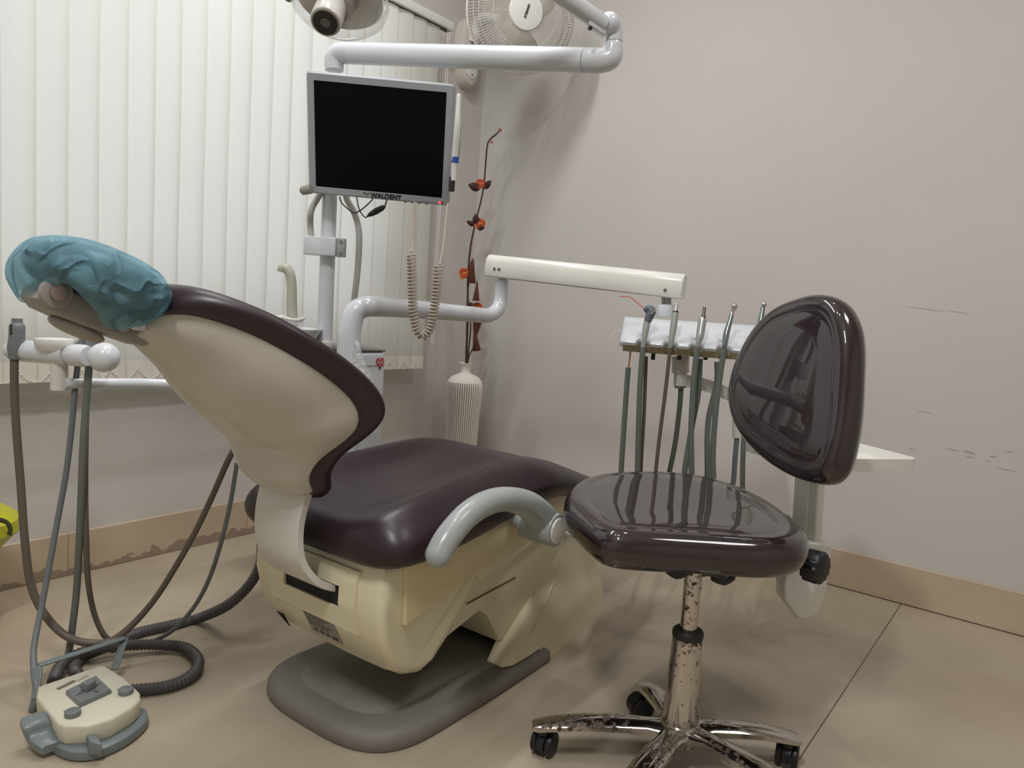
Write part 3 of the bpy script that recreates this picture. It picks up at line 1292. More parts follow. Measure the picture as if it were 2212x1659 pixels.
# seat pad: outline traced on the seat plane z=.47
ZS = .462
ol = [(1218, 1112), (1222, 1080), (1250, 1058), (1300, 1044), (1370, 1040), (1450, 1042), (1530, 1053), (1600, 1075), (1665, 1105), (1715, 1140), (1744, 1172), (1746, 1192), (1725, 1206), (1670, 1212), (1590, 1208), (1500, 1202), (1400, 1196), (1320, 1188), (1285, 1175), (1262, 1158), (1238, 1135)]
op = [onZ(a, b, ZS) for a, b in ol]
NO = len(op)
cpt = sum(op, V()) / NO
# closed smooth outline
op2 = []
for i in range(NO):
    p0, p1, p2, p3 = op[i - 1], op[i], op[(i + 1) % NO], op[(i + 2) % NO]
    for j in range(4):
        t = j / 4
        op2.append(.5 * ((2 * p1) + (p2 - p0) * t + (2 * p0 - 5 * p1 + 4 * p2 - p3) * t * t + (3 * p1 - p0 - 3 * p2 + p3) * t ** 3))


def pad(outline, c, n, th, prof, m, name, parent, dish=None, ss=0):
    rings = []
    for sc2, h in prof:
        r = []
        for p in outline:
            v = p - c
            l = v.length
            ins = sc2
            r.append(c + v * (1 - ins / l) + n * h if ins < l else c + n * h)
        rings.append(r)
    g = G().rings(rings, caps=False)
    for r, f_ in ((rings[0], -1), (rings[-1], 1)):
        cc_ = sum(r, V()) / len(r)
        NR = 5
        rr_ = [r]
        for q_ in range(1, NR):
            rr_.append([lerp(v, cc_, q_ / NR) + (dish(v, q_ / NR) if dish and f_ == 1 else V((0, 0, 0))) for v in r])
        g.rings(rr_, caps=False)
        last = rr_[-1]
        g.add([cc_ + (dish(cc_, 1) if dish and f_ == 1 else V((0, 0, 0)))] + last, [(0, 1 + i, 1 + (i + 1) % len(last)) for i in range(len(last))])
    return obj(name, g, m, parent, autosmooth=False, subsurf=ss)


seat_prof = [(.06, -.044), (.03, -.042), (.014, -.036), (.004, -.024), (.0, -.008), (.001, .006), (.007, .020), (.018, .029), (.032, .033), (.044, .0325), (.050, .031), (.058, .032), (.075, .034)]
pad(op2, cpt, Z, .08, seat_prof, M_wrap, 'seat_pad', stool, dish=lambda v, q_: Z * (-.004 * math.sin(q_ * PI / 2)))
# seat underside levers
for (px, py, px2, py2) in [(1430, 1216, 1470, 1221), (1530, 1236, 1570, 1228)]:
    a, b = onP(px, py, SB, CY), onP(px2, py2, SB, CY)
    g = G().tube([a - CY * .03, lerp(a, b, .5) - CY * .045 - Z * .002, b - CY * .04], [.006, .011, .008], 12)
    obj('height_lever', g, M_black, stool)

# back pad
bn_ = c2w(V((-.94, -.35, .17))).normalized()      # the way the back faces
BP = onP(1690, 850, at(1715, 850, 1.47), bn_)
bw = Z.cross(bn_).normalized()
bol = [(1765, 632), (1720, 640), (1670, 662), (1630, 700), (1598, 752), (1578, 805), (1570, 855), (1578, 905), (1602, 950), (1642, 990), (1690, 1022), (1735, 1040), (1775, 1044), (1800, 1025), (1818, 970), (1832, 890), (1838, 800), (1838, 730), (1828, 680), (1805, 645)]
op = [onP(a, b, BP, bn_) for a, b in bol]
NO = len(op)
op3 = []
for i in range(NO):
    p0, p1, p2, p3 = op[i - 1], op[i], op[(i + 1) % NO], op[(i + 2) % NO]
    for j in range(4):
        t = j / 4
        op3.append(.5 * ((2 * p1) + (p2 - p0) * t + (2 * p0 - 5 * p1 + 4 * p2 - p3) * t * t + (3 * p1 - p0 - 3 * p2 + p3) * t ** 3))
cb = sum(op3, V()) / len(op3)
back_prof = [(.06, -.060), (.03, -.058), (.012, -.050), (.002, -.034), (.0, -.018), (.003, -.004), (.012, .006), (.024, .010), (.033, .0095), (.038, .0085), (.046, .010), (.06, .012)]
pad(op3, cb, bn_, .05, back_prof, M_wrap, 'back_pad', stool, dish=lambda v, q_: bn_ * (.0006 * math.sin(q_ * PI / 2)))
# post behind: hollow upright
pt = at(1749, 1040, 1.60)
pb = at(1738, 1205, 1.60)
dn = V((0, 0, -1))
pu = (pt - pb).normalized()
bz_ = bn_ - pu * bn_.dot(pu)
bz_.normalize()
bx_ = pu.cross(bz_).normalized()
Lp = (pt - pb).length
g = G().box((pt + pb) / 2 + pu * .07, (.075, .022, Lp + .14), bev=.006, ax=(bx_, bz_, pu))
ps = obj('back_post', g, M_beige, stool, label='cream flat upright post')
g = G().box((pt + pb) / 2 - bz_ * -.012 + pu * .02, (.028, .006, Lp + .02), bev=.002, ax=(bx_, bz_, pu))
obj('post_rib', g, M_beige, ps)
# lower cover
top_ = at(1742, 1170, 1.58)
prof = [(-.040, .006), (.044, .006), (.046, -.012), (.043, -.10), (.034, -.15), (.012, -.165), (-.012, -.165), (-.046, -.125), (-.05, -.09)]
g = G().prism(prof, top_, CX, Z, CY, .028, bev=.007, seg=3)
obj('post_cover', g, M_beige, stool, label='cream moulded cover under the back post')
kn = at(1762, 1224, 1.47)
kd = c2w(V((.62, -.78, .02))).normalized()
g = G().cyl(kn - kd * .03, kn, .008, n=16)
g2 = []
e1 = (Z - kd * Z.dot(kd)).normalized()
e2 = kd.cross(e1)
rings = []
for dz, rs in ((-.020, .020), (-.017, .032), (.010, .033), (.016, .029), (.018, .020)):
    rings.append([kn + kd * dz + (e1 * math.cos(2 * PI * j / 72) + e2 * math.sin(2 * PI * j / 72)) * (rs * (1 + .05 * math.cos(j * 2 * PI / 72 * 12))) for j in range(72)])
g.rings(rings)
obj('adjustment_knob', g, M_black, stool, label='black fluted knob')
a = at(1700, 1228, 1.53)
g = G().box((V((SX, SY, .417)) + top_ + V((0, 0, -.055))) / 2, ((top_ - SB).xy.length, .03, .012), bev=.003, ax=((V((top_.x - SX, top_.y - SY, 0))).normalized(), Z.cross((V((top_.x - SX, top_.y - SY, 0))).normalized()), Z))
obj('back_bracket_bar', g, M_black, stool)

# ------------------------------------------------------------------ spittoon unit
XU = -.445
c1_ = onX(835, 760, XU)
cz = c1_.z
cy = c1_.y
unit = empty('spittoon_unit', (-.62, cy - .11, 0), 'white water unit cabinet with dark glass top, basin and red heart sticker beside the chair', 'spittoon unit')
cx0 = XU - .36
CL = .23
g = G().box(((XU + cx0) / 2, cy - CL / 2, (cz + .33) / 2), (XU - cx0, CL, cz - .33), bev=.012)
g.box((XU / 2 - .10, cy - CL / 2, .36), (.30, .12, .06), bev=.004)
g.cyl(((XU + cx0) / 2, cy - .12, 0), ((XU + cx0) / 2, cy - .12, .34), .03)
cab = obj('cabinet', g, M_white, unit)
g = G().prism([(0, 0), (XU - cx0 - .004, 0), (XU - cx0 - .004, .044), (0, .005)], (XU - .002, cy - CL / 2, cz), -X, Z, Y, CL / 2 - .001, bev=.001, seg=1)
obj('glass_top', g, mat('dark_glass', (38, 32, 34), .08, coat=1), cab, label='dark glossy glass top')
# cabinet is split by a groove
g = G().box((XU + .0005, cy - CL / 2, cz - .04), (.003, CL - .01, .0015))
obj('cabinet_groove', g, M_grey, cab)
# heart sticker on the face towards the camera
M_heart = mat('heart_red', (190, 38, 58), .4)
hp = onX(821, 784, XU + .0015)
hh = .021
pts = []
for i in range(40):
    t = 2 * PI * i / 40
    pts.append((16 * math.sin(t) ** 3 / 17 * hh * .78, (13 * math.cos(t) - 5 * math.cos(2 * t) - 2 * math.cos(3 * t) - math.cos(4 * t)) / 17 * hh))
# the sticker sits on the +x face
hp = onX(821, 784, XU + .0015)
g = G().prism(pts, hp, Y, Z, X, .0006)
hs = obj('heart_sticker', g, M_heart, cab, label='red heart sticker with white print')
tip = [(p_[0], p_[1]) for p_ in pts if p_[1] < -.0115]
g = G().prism(tip, hp + X * .0007, Y, Z, X, .0003)
obj('sticker_tip', g, mat('sticker_dark', (40, 30, 34), .4), hs, label='dark tip')
inkw = mat('white_ink', (232, 205, 205), .5)
random.seed(7)
g = G()
for dz, hgt, wid in ((.0085, .0012, .024), (.0050, .0012, .024), (.0008, .0030, .025), (-.0040, .0013, .018), (-.0100, .0014, .011)):
    y_ = -wid / 2
    while y_ < wid / 2:
        l_ = min(random.uniform(.0015, .0045), wid / 2 - y_)
        g.box(hp + X * .0011 + Y * (y_ + l_ / 2) + Z * dz, (.0003, l_, hgt))
        y_ += l_ + .0007
obj('sticker_print', g, inkw, hs, label='unreadable white print')

# basin and faucet
bas = at(598, 722, 1.92)
pr = [(.012, -.072), (.035, -.068), (.066, -.046), (.086, -.008), (.090, .0), (.084, .001), (.078, -.006), (.058, -.030), (.03, -.042), (.002, -.045)]
bas = at(622, 708, 2.03)
g = G().lathe(pr, bas, 40)
bs = obj('basin', g, M_white, unit)
g = G().cyl(bas - Z * .05, V((bas.x - .02, bas.y, cz - .01)), .03, n=24)
obj('basin_neck', g, M_white, bs)
# thin ring with crumpled wrap round the cup stand
rg = at(612, 686, 2.03)
g = G()
for rr_, zz in ((.054, .0), (.050, -.007)):
    pts = [rg + V((math.cos(a) * rr_ * (1 + .05 * math.sin(3 * a)), math.sin(a) * rr_, zz + .003 * math.sin(4 * a + rr_ * 90))) for a in [2 * PI * j / 30 for j in range(31)]]
    g.tube(pts, .004, 8, smooth=2)
obj('cup_ring', g, M_beige, unit, label='cream ring with crumpled wrap')
fb = at(632, 700, 1.95)
P1 = [at(632, 706, 2.06), at(630, 660, 2.06), at(630, 620, 2.06), at(627, 594, 2.06), at(618, 580, 2.06), at(611, 580, 2.06), at(609, 588, 2.06)]
g = G().tube(P1, [.0155, .0145, .0135, .0135, .0135, .0145, .0125], 16)
obj('water_spout', g, mat('ivory_plastic', (178, 176, 160), .4), unit, label='ivory curved spout')
# clear crumpled wrap on the delivery pillar
# ------------------------------------------------------------------ light pole with clamp
pole = empty('light_pole', tuple(V((at(702, 752, 2.080).x, at(702, 752, 2.080).y, cz + .006))), 'tall white round pole standing on the water unit behind the monitor', 'pole')
pA, pB = at(700, 756, 2.080), at(712, 440, 2.080)
pT = at(722, 160, 2.080)
PXc = V((pA.x, pA.y, 0))
g = G().tube([V((pA.x, pA.y, cz + .004)), lerp(pA, pT, .5), pT], [.0215, .0205, .0205], 28, smooth=0)
g.v = [v for v in g.v]
pl = obj('pole_tube', g, M_white, pole)
g = G().cyl(V((pA.x, pA.y, cz + .002)), V((pA.x, pA.y, cz + .028)), .0255, n=28, bev=.003)
obj('pole_socket', g, mat('marked_white_plastic', (216, 214, 204), .4, var=.2, vscale=60), pole)
# clamp bracket
kc = at(700, 533, 2.055)
g = G().box(kc - CX * .006, (.086, .055, .050), bev=.003, ax=(CX, CY, Z))
cl_ = obj('clamp_block', g, M_white, pole)
g = G().box(kc + CX * .0475, (.020, .03, .050), bev=.001, ax=(CX, CY, Z))
pf = obj('clamp_flange', g, mat('pale_steel', (170, 178, 176), .35, metal=.3), cl_)
for dz in (-.016, .016):
    g = G().cyl(kc + CX * .050 + CY * -.0145 + Z * dz, kc + CX * .050 + CY * -.0185 + Z * dz, .0045, n=12)
    obj('clamp_screw', g, M_steel, pf)
g = G().cyl(kc - CX * .0495 + CY * -.01, kc - CX * .0475 + CY * -.01, .003, n=12)
obj('clamp_hole', g, M_black, cl_)
# conduits
M_cond = mat('grey_ribbed_conduit', (176, 176, 170), .5)


def ribbed(g, pts, r, n=14, k=10, per=.005, amp=.06):
    P, _ = crv([V(p) for p in pts], [0] * len(pts), k)
    # resample uniformly
    L_ = [0]
    for i in range(1, len(P)):
        L_.append(L_[-1] + (P[i] - P[i - 1]).length)
    N = max(8, int(L_[-1] / (per / 4)))
    Q, RR = [], []
    for i in range(N + 1):
        d = L_[-1] * i / N
        Q.append(V([float(np.interp(d, L_, [p[a] for p in P])) for a in range(3)]))
        RR.append(r * (1 + amp * math.sin(2 * PI * d / per)))
    g.tube(Q, RR, n, smooth=0)
    return g


g = ribbed(G(), [at(672, 510, 2.050), at(670, 480, 2.050), at(673, 452, 2.050), at(686, 428, 2.055), at(700, 405, 2.065)], .0085, per=.004, amp=.03)
obj('conduit', g, M_cond, pole, label='short grey ribbed conduit into the clamp')
g = G().tube([at(745, 405, 2.070), at(750, 432, 2.065), at(763, 455, 2.065), at(774, 490, 2.065), at(776, 530, 2.065), at(772, 590, 2.070), at(766, 640, 2.080), at(760, 700, 2.100), at(757, 745, 2.110)], .0085, 14)
obj('conduit', g, M_cond, pole, label='long grey hose bowed out beside the pole')
# ------------------------------------------------------------------ operating light on its arm
jt_ = at(722, 152, 2.080)
olight = empty('operating_light', tuple(jt_), 'white jointed dental operating light arm with clear domed lamp head at top', 'dental lamp')
e1_ = at(722, 118, 2.080)
e2_ = at(1320, 130, 1.72)
g = G()
rA = .0275
el = [at(722, 150, 2.080), at(722, 132, 2.080), at(728, 119, 2.078), at(742, 115, 2.072), at(760, 115, 2.065)]
g.tube(el, [.0245, .0265, .0275, .028, .028], 28, smooth=4)
arm_ = obj('arm_elbow', g, M_white, olight)
g = G().cyl(at(722, 152, 2.080), at(722, 146, 2.080), .0245, n=28)
obj('elbow_collar', g, M_white, arm_)
g = G().tube([at(760, 115.3, 2.065), at(1265, 130, 1.75)], [.028, .0272], 28, smooth=0)
obj('level_arm', g, M_white, olight)
g = G()
g.tube([at(1264, 130, 1.75), at(1295, 130.5, 1.737), at(1318, 124, 1.73), at(1323, 105, 1.727), at(1324, 92, 1.727)], [.0272, .0275, .0265, .023, .0205], 28)
j1 = obj('end_elbow', g, M_white, olight)
g = G().tube([at(1324, 92, 1.727), at(1326, 60, 1.727), at(1326, 48, 1.727)], [.0205, .0205, .018], 28, smooth=0)
obj('swivel_post', g, M_white, olight)
g = G().cyl(at(1264.5, 130, 1.7503), at(1266, 130, 1.7495), .0276, n=28)
obj('joint_ring', g, M_grey, j1)
g = G().cyl(at(1324, 92.5, 1.727), at(1324, 91, 1.727), .0209, n=28)
obj('joint_ring', g, M_grey, j1)
# knuckle and sprung arm going up out of the frame to the lamp
g = G()
kk = at(1316, 50, 1.71)
g.ball(kk, .024, 20)
obj('knuckle', g, M_white, olight)
sA, sB = at(1302, 52, 1.70), at(1090, -95, 1.55)
lampc = at(700, -60, 1.42)
g = G().tube([sA, sB], [.0195, .021], 24, smooth=0)
sp = obj('sprung_arm', g, M_white, olight)
dsp = (sB - sA).normalized()
dperp = dsp.cross(CY).normalized()
g = G().tube([sA + dsp * .01 - CY * .0195 - dperp * .008, sB - CY * .0205 - dperp * .008], .0016, 6, smooth=0)
obj('arm_slot', g, M_black, sp, label='dark slot along the arm')
g = G().box(at(1290, 62, 1.69), (.05, .022, .018), bev=.004, ax=(dsp, CY, dsp.cross(CY)))
obj('arm_clip', g, M_white, sp)
g = G().cyl(at(1273, 62, 1.678), at(1276, 61, 1.668), .004, n=12)
obj('clip_screw', g, M_black, sp)
sC = at(760, -110, 1.42)
g = G().tube([sB, at(960, -150, 1.47), sC, lampc + Z * .02], [.02, .016, .016, .016], 18)
obj('drop_arm', g, M_white, olight)
# lamp head: clear dome rim, reflector and handle
hd = at(735, -2, 1.42)
nn_ = (V((0, 0, -1)) + CY * -.35 - CX * .0).normalized()
M_clear = bpy.data.materials.new('clear_polycarbonate')
M_clear.use_nodes = True
q = NT(M_clear)
q.b.inputs['Base Color'].default_value = (.92, .93, .93, 1)
q.b.inputs['Roughness'].default_value = .03
q.b.inputs['Specular IOR Level'].default_value = .9
trb = q.n('ShaderNodeBsdfTransparent')
lw = q.n('ShaderNodeLayerWeight')
lw.inputs[0].default_value = .35
ms = q.n('ShaderNodeMixShader')
q.l(q.math('SUBTRACT', .93, q.math('MULTIPLY', lw.outputs['Facing'], .45)), ms.inputs[0])
q.l(q.b.outputs[0], ms.inputs[1])
q.l(trb.outputs[0], ms.inputs[2])
q.l(ms.outputs[0], q.t.nodes['Material Output'].inputs[0])
g = G()
ax1 = CX
ax2 = nn_.cross(ax1).normalized()
rings = []
for rad, off in ((.083, -.006), (.088, .004), (.084, .020), (.068, .036), (.045, .046), (.02, .050)):
    rings.append([hd + ax1 * (math.cos(2 * PI * k_ / 48) * rad * 1.02) + ax2 * (math.sin(2 * PI * k_ / 48) * rad) + nn_ * off for k_ in range(48)])
g.rings(rings, caps=False)
g.tube([v for v in rings[0]] + [rings[0][0]], .0022, 8, smooth=0)
dome = obj('clear_lamp_cover', g, M_clear, olight, label='clear domed lamp cover')
g = G()
rings = []
for rad, off in ((.078, .002), (.07, -.012), (.05, -.026), (.02, -.034)):
    rings.append([hd + ax1 * (math.cos(2 * PI * k_ / 40) * rad) + ax2 * (math.sin(2 * PI * k_ / 40) * rad) + nn_ * off for k_ in range(40)])
g.rings(rings)
obj('reflector', g, mat('mirror_reflector', (200, 196, 188), .05, metal=1), olight, label='mirror reflector')
g = G().tube([hd - ax1 * .09 + ax2 * .0 - nn_ * .01, hd - ax1 * .13 - nn_ * .03], [.02, .018], 16, smooth=0)
obj('lamp_yoke', g, mat('lamp_grey', (120, 116, 112), .4), olight)
g = G().ball(hd - nn_ * .03, .055, 24, (1.2, 1, .6))
obj('lamp_housing', g, M_grey, olight)
# round grey handle with vents
hc_a = at(716, 15, 1.37)
hc_b = at(703, 48, 1.335)
hd_ = (hc_b - hc_a).normalized()
g = G().cyl(hc_a - hd_ * .01, hc_b, .0265, n=36, bev=.003)
hn = obj('lamp_handle', g, mat('handle_grey', (206, 204, 198), .3, coat=.3), olight, label='light grey round handle')
g = G().cyl(hc_b - hd_ * .002, hc_b + hd_ * .002, .0225, n=36)
vt = obj('handle_vent', g, mat('vent_grey', (112, 108, 102), .5), hn, label='dark grey vented end')
for rr_ in (.0105, .0145, .0185):
    pr_ = [(rr_ - .0012, .0), (rr_ + .0012, .0), (rr_ + .0012, .0006), (rr_ - .0012, .0006)]
    g = G().lathe(pr_, hc_b + hd_ * .002, 36, hd_, caps=False)
    obj('vent_ring', g, M_black, vt)
g = G().tube([hc_a + dperp * 0, lerp(hc_a, hd, .5), hd - nn_ * .01], [.03, .034, .036], 24, smooth=0)
obj('handle_socket', g, M_bracket, olight)

# ------------------------------------------------------------------ monitor
mc = V((-.2897, 1.3259, 1.2766))
ex = V((.806, .5913, -.0277)).normalized()
ey = V((.1985, -.2259, .9537))
ey = (ey - ex * ey.dot(ex)).normalized()
ez = ex.cross(ey)
MW, MH = .3658, .2948
mon = empty('monitor', tuple(mc), 'black-screened monitor in silver grey frame mounted on the white pole', 'monitor')
M_bez = mat('silver_grey_bezel', (158, 163, 168), .35, coat=.1)
sw_, sh_ = MW - .038, MH - .0395
off = ey * -.001


def frame(g, c, W, H, w_, h_, z0, z1, co=V((0, 0, 0))):
    def loop(W, H, z, r, o):
        pts = []
        for sx, sy, a0_ in ((1, 1, 0), (-1, 1, 90), (-1, -1, 180), (1, -1, 270)):
            for k_ in range(6):
                a = math.radians(a0_ + 18 * k_)
                pts.append(c + o + ex * (sx * (W / 2 - r) + math.cos(a) * r) + ey * (sy * (H / 2 - r) + math.sin(a) * r) + ez * z)
        return pts
    g.rings([loop(w_, h_, z1 - .004, .001, co), loop(w_ + .002, h_ + .002, z1 - .0005, .002, co), loop(W - .008, H - .008, z1, .006, V((0, 0, 0))), loop(W, H, z1 - .004, .009, V((0, 0, 0))), loop(W, H, z0, .009, V((0, 0, 0))), loop(W - .03, H - .03, z0 - .012, .02, V((0, 0, 0)))], caps=False)
    r = loop(W - .03, H - .03, z0 - .012, .02, V((0, 0, 0)))
    g.add(r, [tuple(range(len(r)))], False)


g = G()
frame(g, mc, MW, MH, sw_, sh_, -.03, .0, off)
bz = obj('monitor_frame', g, M_bez, mon)
g = G()
g.box(mc + off - ez * .004, (sw_ + .001, sh_ + .001, .002), ax=(ex, ey, ez))
obj('screen', g, mat('black_screen', (6, 9, 15), .3, coat=.0, spec=.12), mon, label='black glossy screen')
by = -MH / 2 + .0095
M_ink = mat('black_ink', (18, 18, 20), .5)
text_mesh('brand_lettering', 'WALDENT', .0165, mc + ex * (MW * -.055) + ey * (by - .0052) + ez * .0006, ex, ey, M_ink, mon, bold=.0006)
g = G()
lo = mc + ex * (MW * -.085) + ey * (by + .001) + ez * .0005
g.prism([(-.008, .003), (-.003, .001), (0, -.003), (.004, .001), (.009, .003), (.005, .0045), (.001, .0015), (-.003, .004)], lo, ex, ey, ez, .0003)
obj('leaf_logo', g, mat('logo_olive', (96, 104, 52), .5), mon, label='small olive winged logo')
g = G().prism([(-.009, .004), (-.004, .0045), (-.006, .0005)], lo + ez * .0004, ex, ey, ez, .0002)
obj('logo_point', g, M_ink, mon)
g = G()
for a_, l_ in ((.30, .010), (.325, .006), (.36, .012)):
    g.box(mc + ex * (MW * a_) + ey * (-MH / 2 + .004) + ez * .0004, (l_, .0022, .0004), ax=(ex, ey, ez))
obj('small_print', g, M_grey, mon)
g = G()
for k_ in range(4):
    g.box(mc + ex * (MW * (.19 + .05 * k_)) + ey * (-MH / 2 - .0008) - ez * .006, (.008, .003, .004), bev=.0008, ax=(ex, ey, ez))
obj('control_button', g, M_grey, bz)
g = G().ball(mc + ex * (MW * .437) + ey * (-MH / 2 + .006) + ez * .001, .0028, 10)
obj('power_lamp', g, mat('red_lamp', (230, 30, 40), .3, emit=((255, 40, 60), 5.0)), bz, label='small red power lamp')
g = G().cyl(mc + ex * (MW * .455) + ey * (-MH / 2 + .0075) + ez * .0, mc + ex * (MW * .455) + ey * (-MH / 2 + .0075) + ez * .001, .0022, n=12)
obj('power_button', g, mat('dark_red_button', (120, 20, 30), .4), bz)
g = G().box(mc - ez * .055, (.12, .12, .05), bev=.01, ax=(ex, ey, ez))
g.cyl(mc - ez * .06, V((pA.x, pA.y, mc.z)), .02, n=20)
obj('monitor_mount', g, M_bez, mon)
a, b = at(672, 408, 1.95), at(652, 412, 1.955)
g = G().cyl(a, b, .0125, .0115, n=20, bev=.002)
g2 = obj('tilt_knob', g, M_bracket, mon)
g = G().cyl(b, b + (b - a).normalized() * .003, .0065, n=16)
obj('knob_screw', g, M_black, g2)

# black cable with inline switch looping below the monitor
g = G().tube([at(733, 425, 1.93), at(738, 438, 1.925), at(748, 448, 1.92), at(765, 460, 1.92), at(782, 452, 1.92), at(800, 436, 1.92), at(806, 428, 1.925)], .0017, 8)
b1 = obj('black_cable', g, M_black, loc=at(733, 425, 1.93))
tag(b1, 'thin black cable hanging in a shallow loop under the monitor', 'cable')
g = G().tube([at(770, 425, 1.935), at(774, 445, 1.93), at(780, 460, 1.925), at(790, 470, 1.92), at(796, 464, 1.92)], .0016, 8)
g.tube([at(831, 446, 1.905), at(834, 438, 1.91), at(836, 428, 1.915)], .0022, 8)
g.ball(at(794, 467, 1.92), .003, 8)
u = obj('switch_cable', g, mat('olive_black_cable', (52, 56, 46), .5), loc=at(770, 425, 1.935))
tag(u, 'dark cable with oval inline switch dangling under the monitor logo', 'cable')
g = G().tube([at(795, 465, 1.92), at(800, 463, 1.918), at(813, 456, 1.912), at(826, 449, 1.907), at(832, 445, 1.905)], [.003, .0062, .0085, .0068, .003], 14, ry=.7)
obj('inline_switch', g, M_black, u)

# ------------------------------------------------------------------ camera wand with coiled cable
pw_ = at(987, 300, 1.83)
wand = empty('intraoral_camera', tuple(pw_), 'slim white camera wand with blue band held at right monitor edge with coiled cable', 'dental camera')
g = G().tube([at(991, 207, 1.85), at(990, 230, 1.85), at(987, 290, 1.85), at(982, 345, 1.85), at(980, 390, 1.855)], [.0052, .0058, .0085, .008, .0065], 14)
g.ball(at(991, 207, 1.85), .0054, 12)
wb = obj('wand_body', g, M_whitep, wand)
g = G().tube([at(983.5, 340, 1.85), at(982.5, 352, 1.85)], [.0089, .0089], 16, smooth=0)
obj('blue_band', g, mat('blue_tape', (28, 74, 160), .4), wb, label='blue band')
g = G().tube([at(993, 275, 1.853), at(989, 340, 1.853)], .0045, 8, smooth=0)
obj('clear_sleeve', g, mat('silver_sleeve', (150, 156, 150), .2, metal=.4), wb)
g = G().box(at(976, 398, 1.86), (.012, .012, .035), bev=.002)
obj('wand_holder', g, M_black, wand)
M_coil = mat('beige_coiled_cable', (176, 164, 150), .45)
pathc = scurve([at(889, 548, 1.80), at(890, 600, 1.80), at(892, 660, 1.80), at(896, 692, 1.80), at(903, 715, 1.80), at(914, 725, 1.80), at(926, 715, 1.80), at(934, 692, 1.80), at(939, 660, 1.80), at(945, 610, 1.80), at(949, 572, 1.80)], 16)
L_ = [0]
for i in range(1, len(pathc)):
    L_.append(L_[-1] + (pathc[i] - pathc[i - 1]).length)
tot = L_[-1]
turns = 46
N = turns * 14
pts = []
for i in range(N + 1):
    f = i / N
    # tighter winding towards the bottom of the U
    g_f = f + .035 * math.sin(2 * PI * f) * -1
    d = tot * f
    p = V([float(np.interp(d, L_, [p_[a] for p_ in pathc])) for a in range(3)])
    p2 = V([float(np.interp(min(d + .004, tot), L_, [p_[a] for p_ in pathc])) for a in range(3)])
    p1 = V([float(np.interp(max(d - .004, 0), L_, [p_[a] for p_ in pathc])) for a in range(3)])
    t = (p2 - p1).normalized()
    nn1 = CY
    nn1 = (nn1 - t * nn1.dot(t)).normalized()
    nn2 = t.cross(nn1)
    a = 2 * PI * turns * f
    pts.append(p + (nn1 * math.cos(a) + nn2 * math.sin(a)) * .0100)
g = G().tube([at(895, 436, 1.86), at(896, 480, 1.84), at(893, 520, 1.82), at(888, 545, 1.80)], .0025, 8)
g.tube(pts, .0023, 8, smooth=0)
g.tube([at(950, 572, 1.80), at(957, 535, 1.82), at(963, 480, 1.85), at(967, 440, 1.87)], .0025, 8)
obj('coiled_cable', g, M_coil, wand, label='beige coiled cable hanging in a U')

# ------------------------------------------------------------------ delivery arm
pv = at(752, 800, 1.86)
darm = empty('delivery_stand', (pv.x, pv.y, .30), 'white bent tube and flat beam arm carrying the instrument head', 'dental arm')
g = G()
tp = [V((at(752, 860, 1.86).x, at(752, 860, 1.86).y, .28)), at(753, 860, 1.86), at(753, 760, 1.86), at(755, 715, 1.86), at(765, 678, 1.865), at(785, 664, 1.875), at(815, 662, 1.89), at(900, 668, 2.05), at(1020, 679, 2.26), at(1055, 681, 2.33), at(1075, 668, 2.36), at(1082, 645, 2.375), at(1084, 606, 2.375)]
rr = [.030, .030, .0295, .0285, .0275, .0265, .026, .0250, .0235, .023, .0225, .0215, .0208]
g.tube(tp, rr, 28, smooth=5)
obj('support_tube', g, M_white, darm)
g = G().cyl(at(1084, 607, 2.375), at(1084, 604, 2.375), .0218, n=28)
obj('tube_collar', g, M_white, darm)
g = G().box(at(1086, 599, 2.375), (.024, .024, .024), bev=.002, ax=(CX, CY, Z))
obj('pivot_pin', g, M_steel, darm, label='steel pivot block')
bA, bB = at(1055, 574, 2.38), at(1478, 620, 2.09)
bd_ = (bB - bA).normalized()
bu = Z - bd_ * Z.dot(bd_)
bu.normalize()
bs_ = bd_.cross(bu)
hh_ = .0348
g = G()
rings = []
for f, sc3 in ((0, .86), (.006, 1.), (.994, 1.), (1, .94)):
    loop = []
    for x_, z_ in ((-.5, -1), (.5, -1), (.72, -.9), (.8, -.6), (.8, .35), (.66, .75), (.35, 1.0), (-.35, 1.0), (-.66, .75), (-.8, .35), (-.8, -.6), (-.72, -.9)):
        loop.append(lerp(bA, bB, f) + bs_ * (x_ * hh_ * .85 * sc3) + bu * (z_ * hh_ * sc3))
    rings.append(loop)
g.rings(rings)
bm_ = obj('flat_beam', g, M_beige, darm, label='ivory flat beam')
for (px, py) in ((1068, 581), (1078, 582), (1437, 627)):
    n_ = -bs_ if bs_.dot(CY) > 0 else bs_
    f = ((px - 1055) / 423)
    p = onP(px, py, lerp(bA, bB, f) + n_ * (hh_ * .68), n_)
    g = G().cyl(p, p + n_ * .002, .0046, n=16)
    obj('beam_screw', g, M_steel, bm_)
g = G().box(lerp(bA, bB, .985), (.004, hh_ * 1.42, hh_ * 2.06), bev=.001, ax=(bd_, bs_, bu))
g = G().cyl(at(1440, 660, 2.115), at(1439, 632, 2.115), .0138, n=20)
obj('drop_pin', g, M_steel, darm, label='steel drop pin')
g = G().cyl(at(1437, 684, 2.115), at(1438, 658, 2.115), .0236, n=28, bev=.002)
obj('swivel_collar', g, M_white, darm)

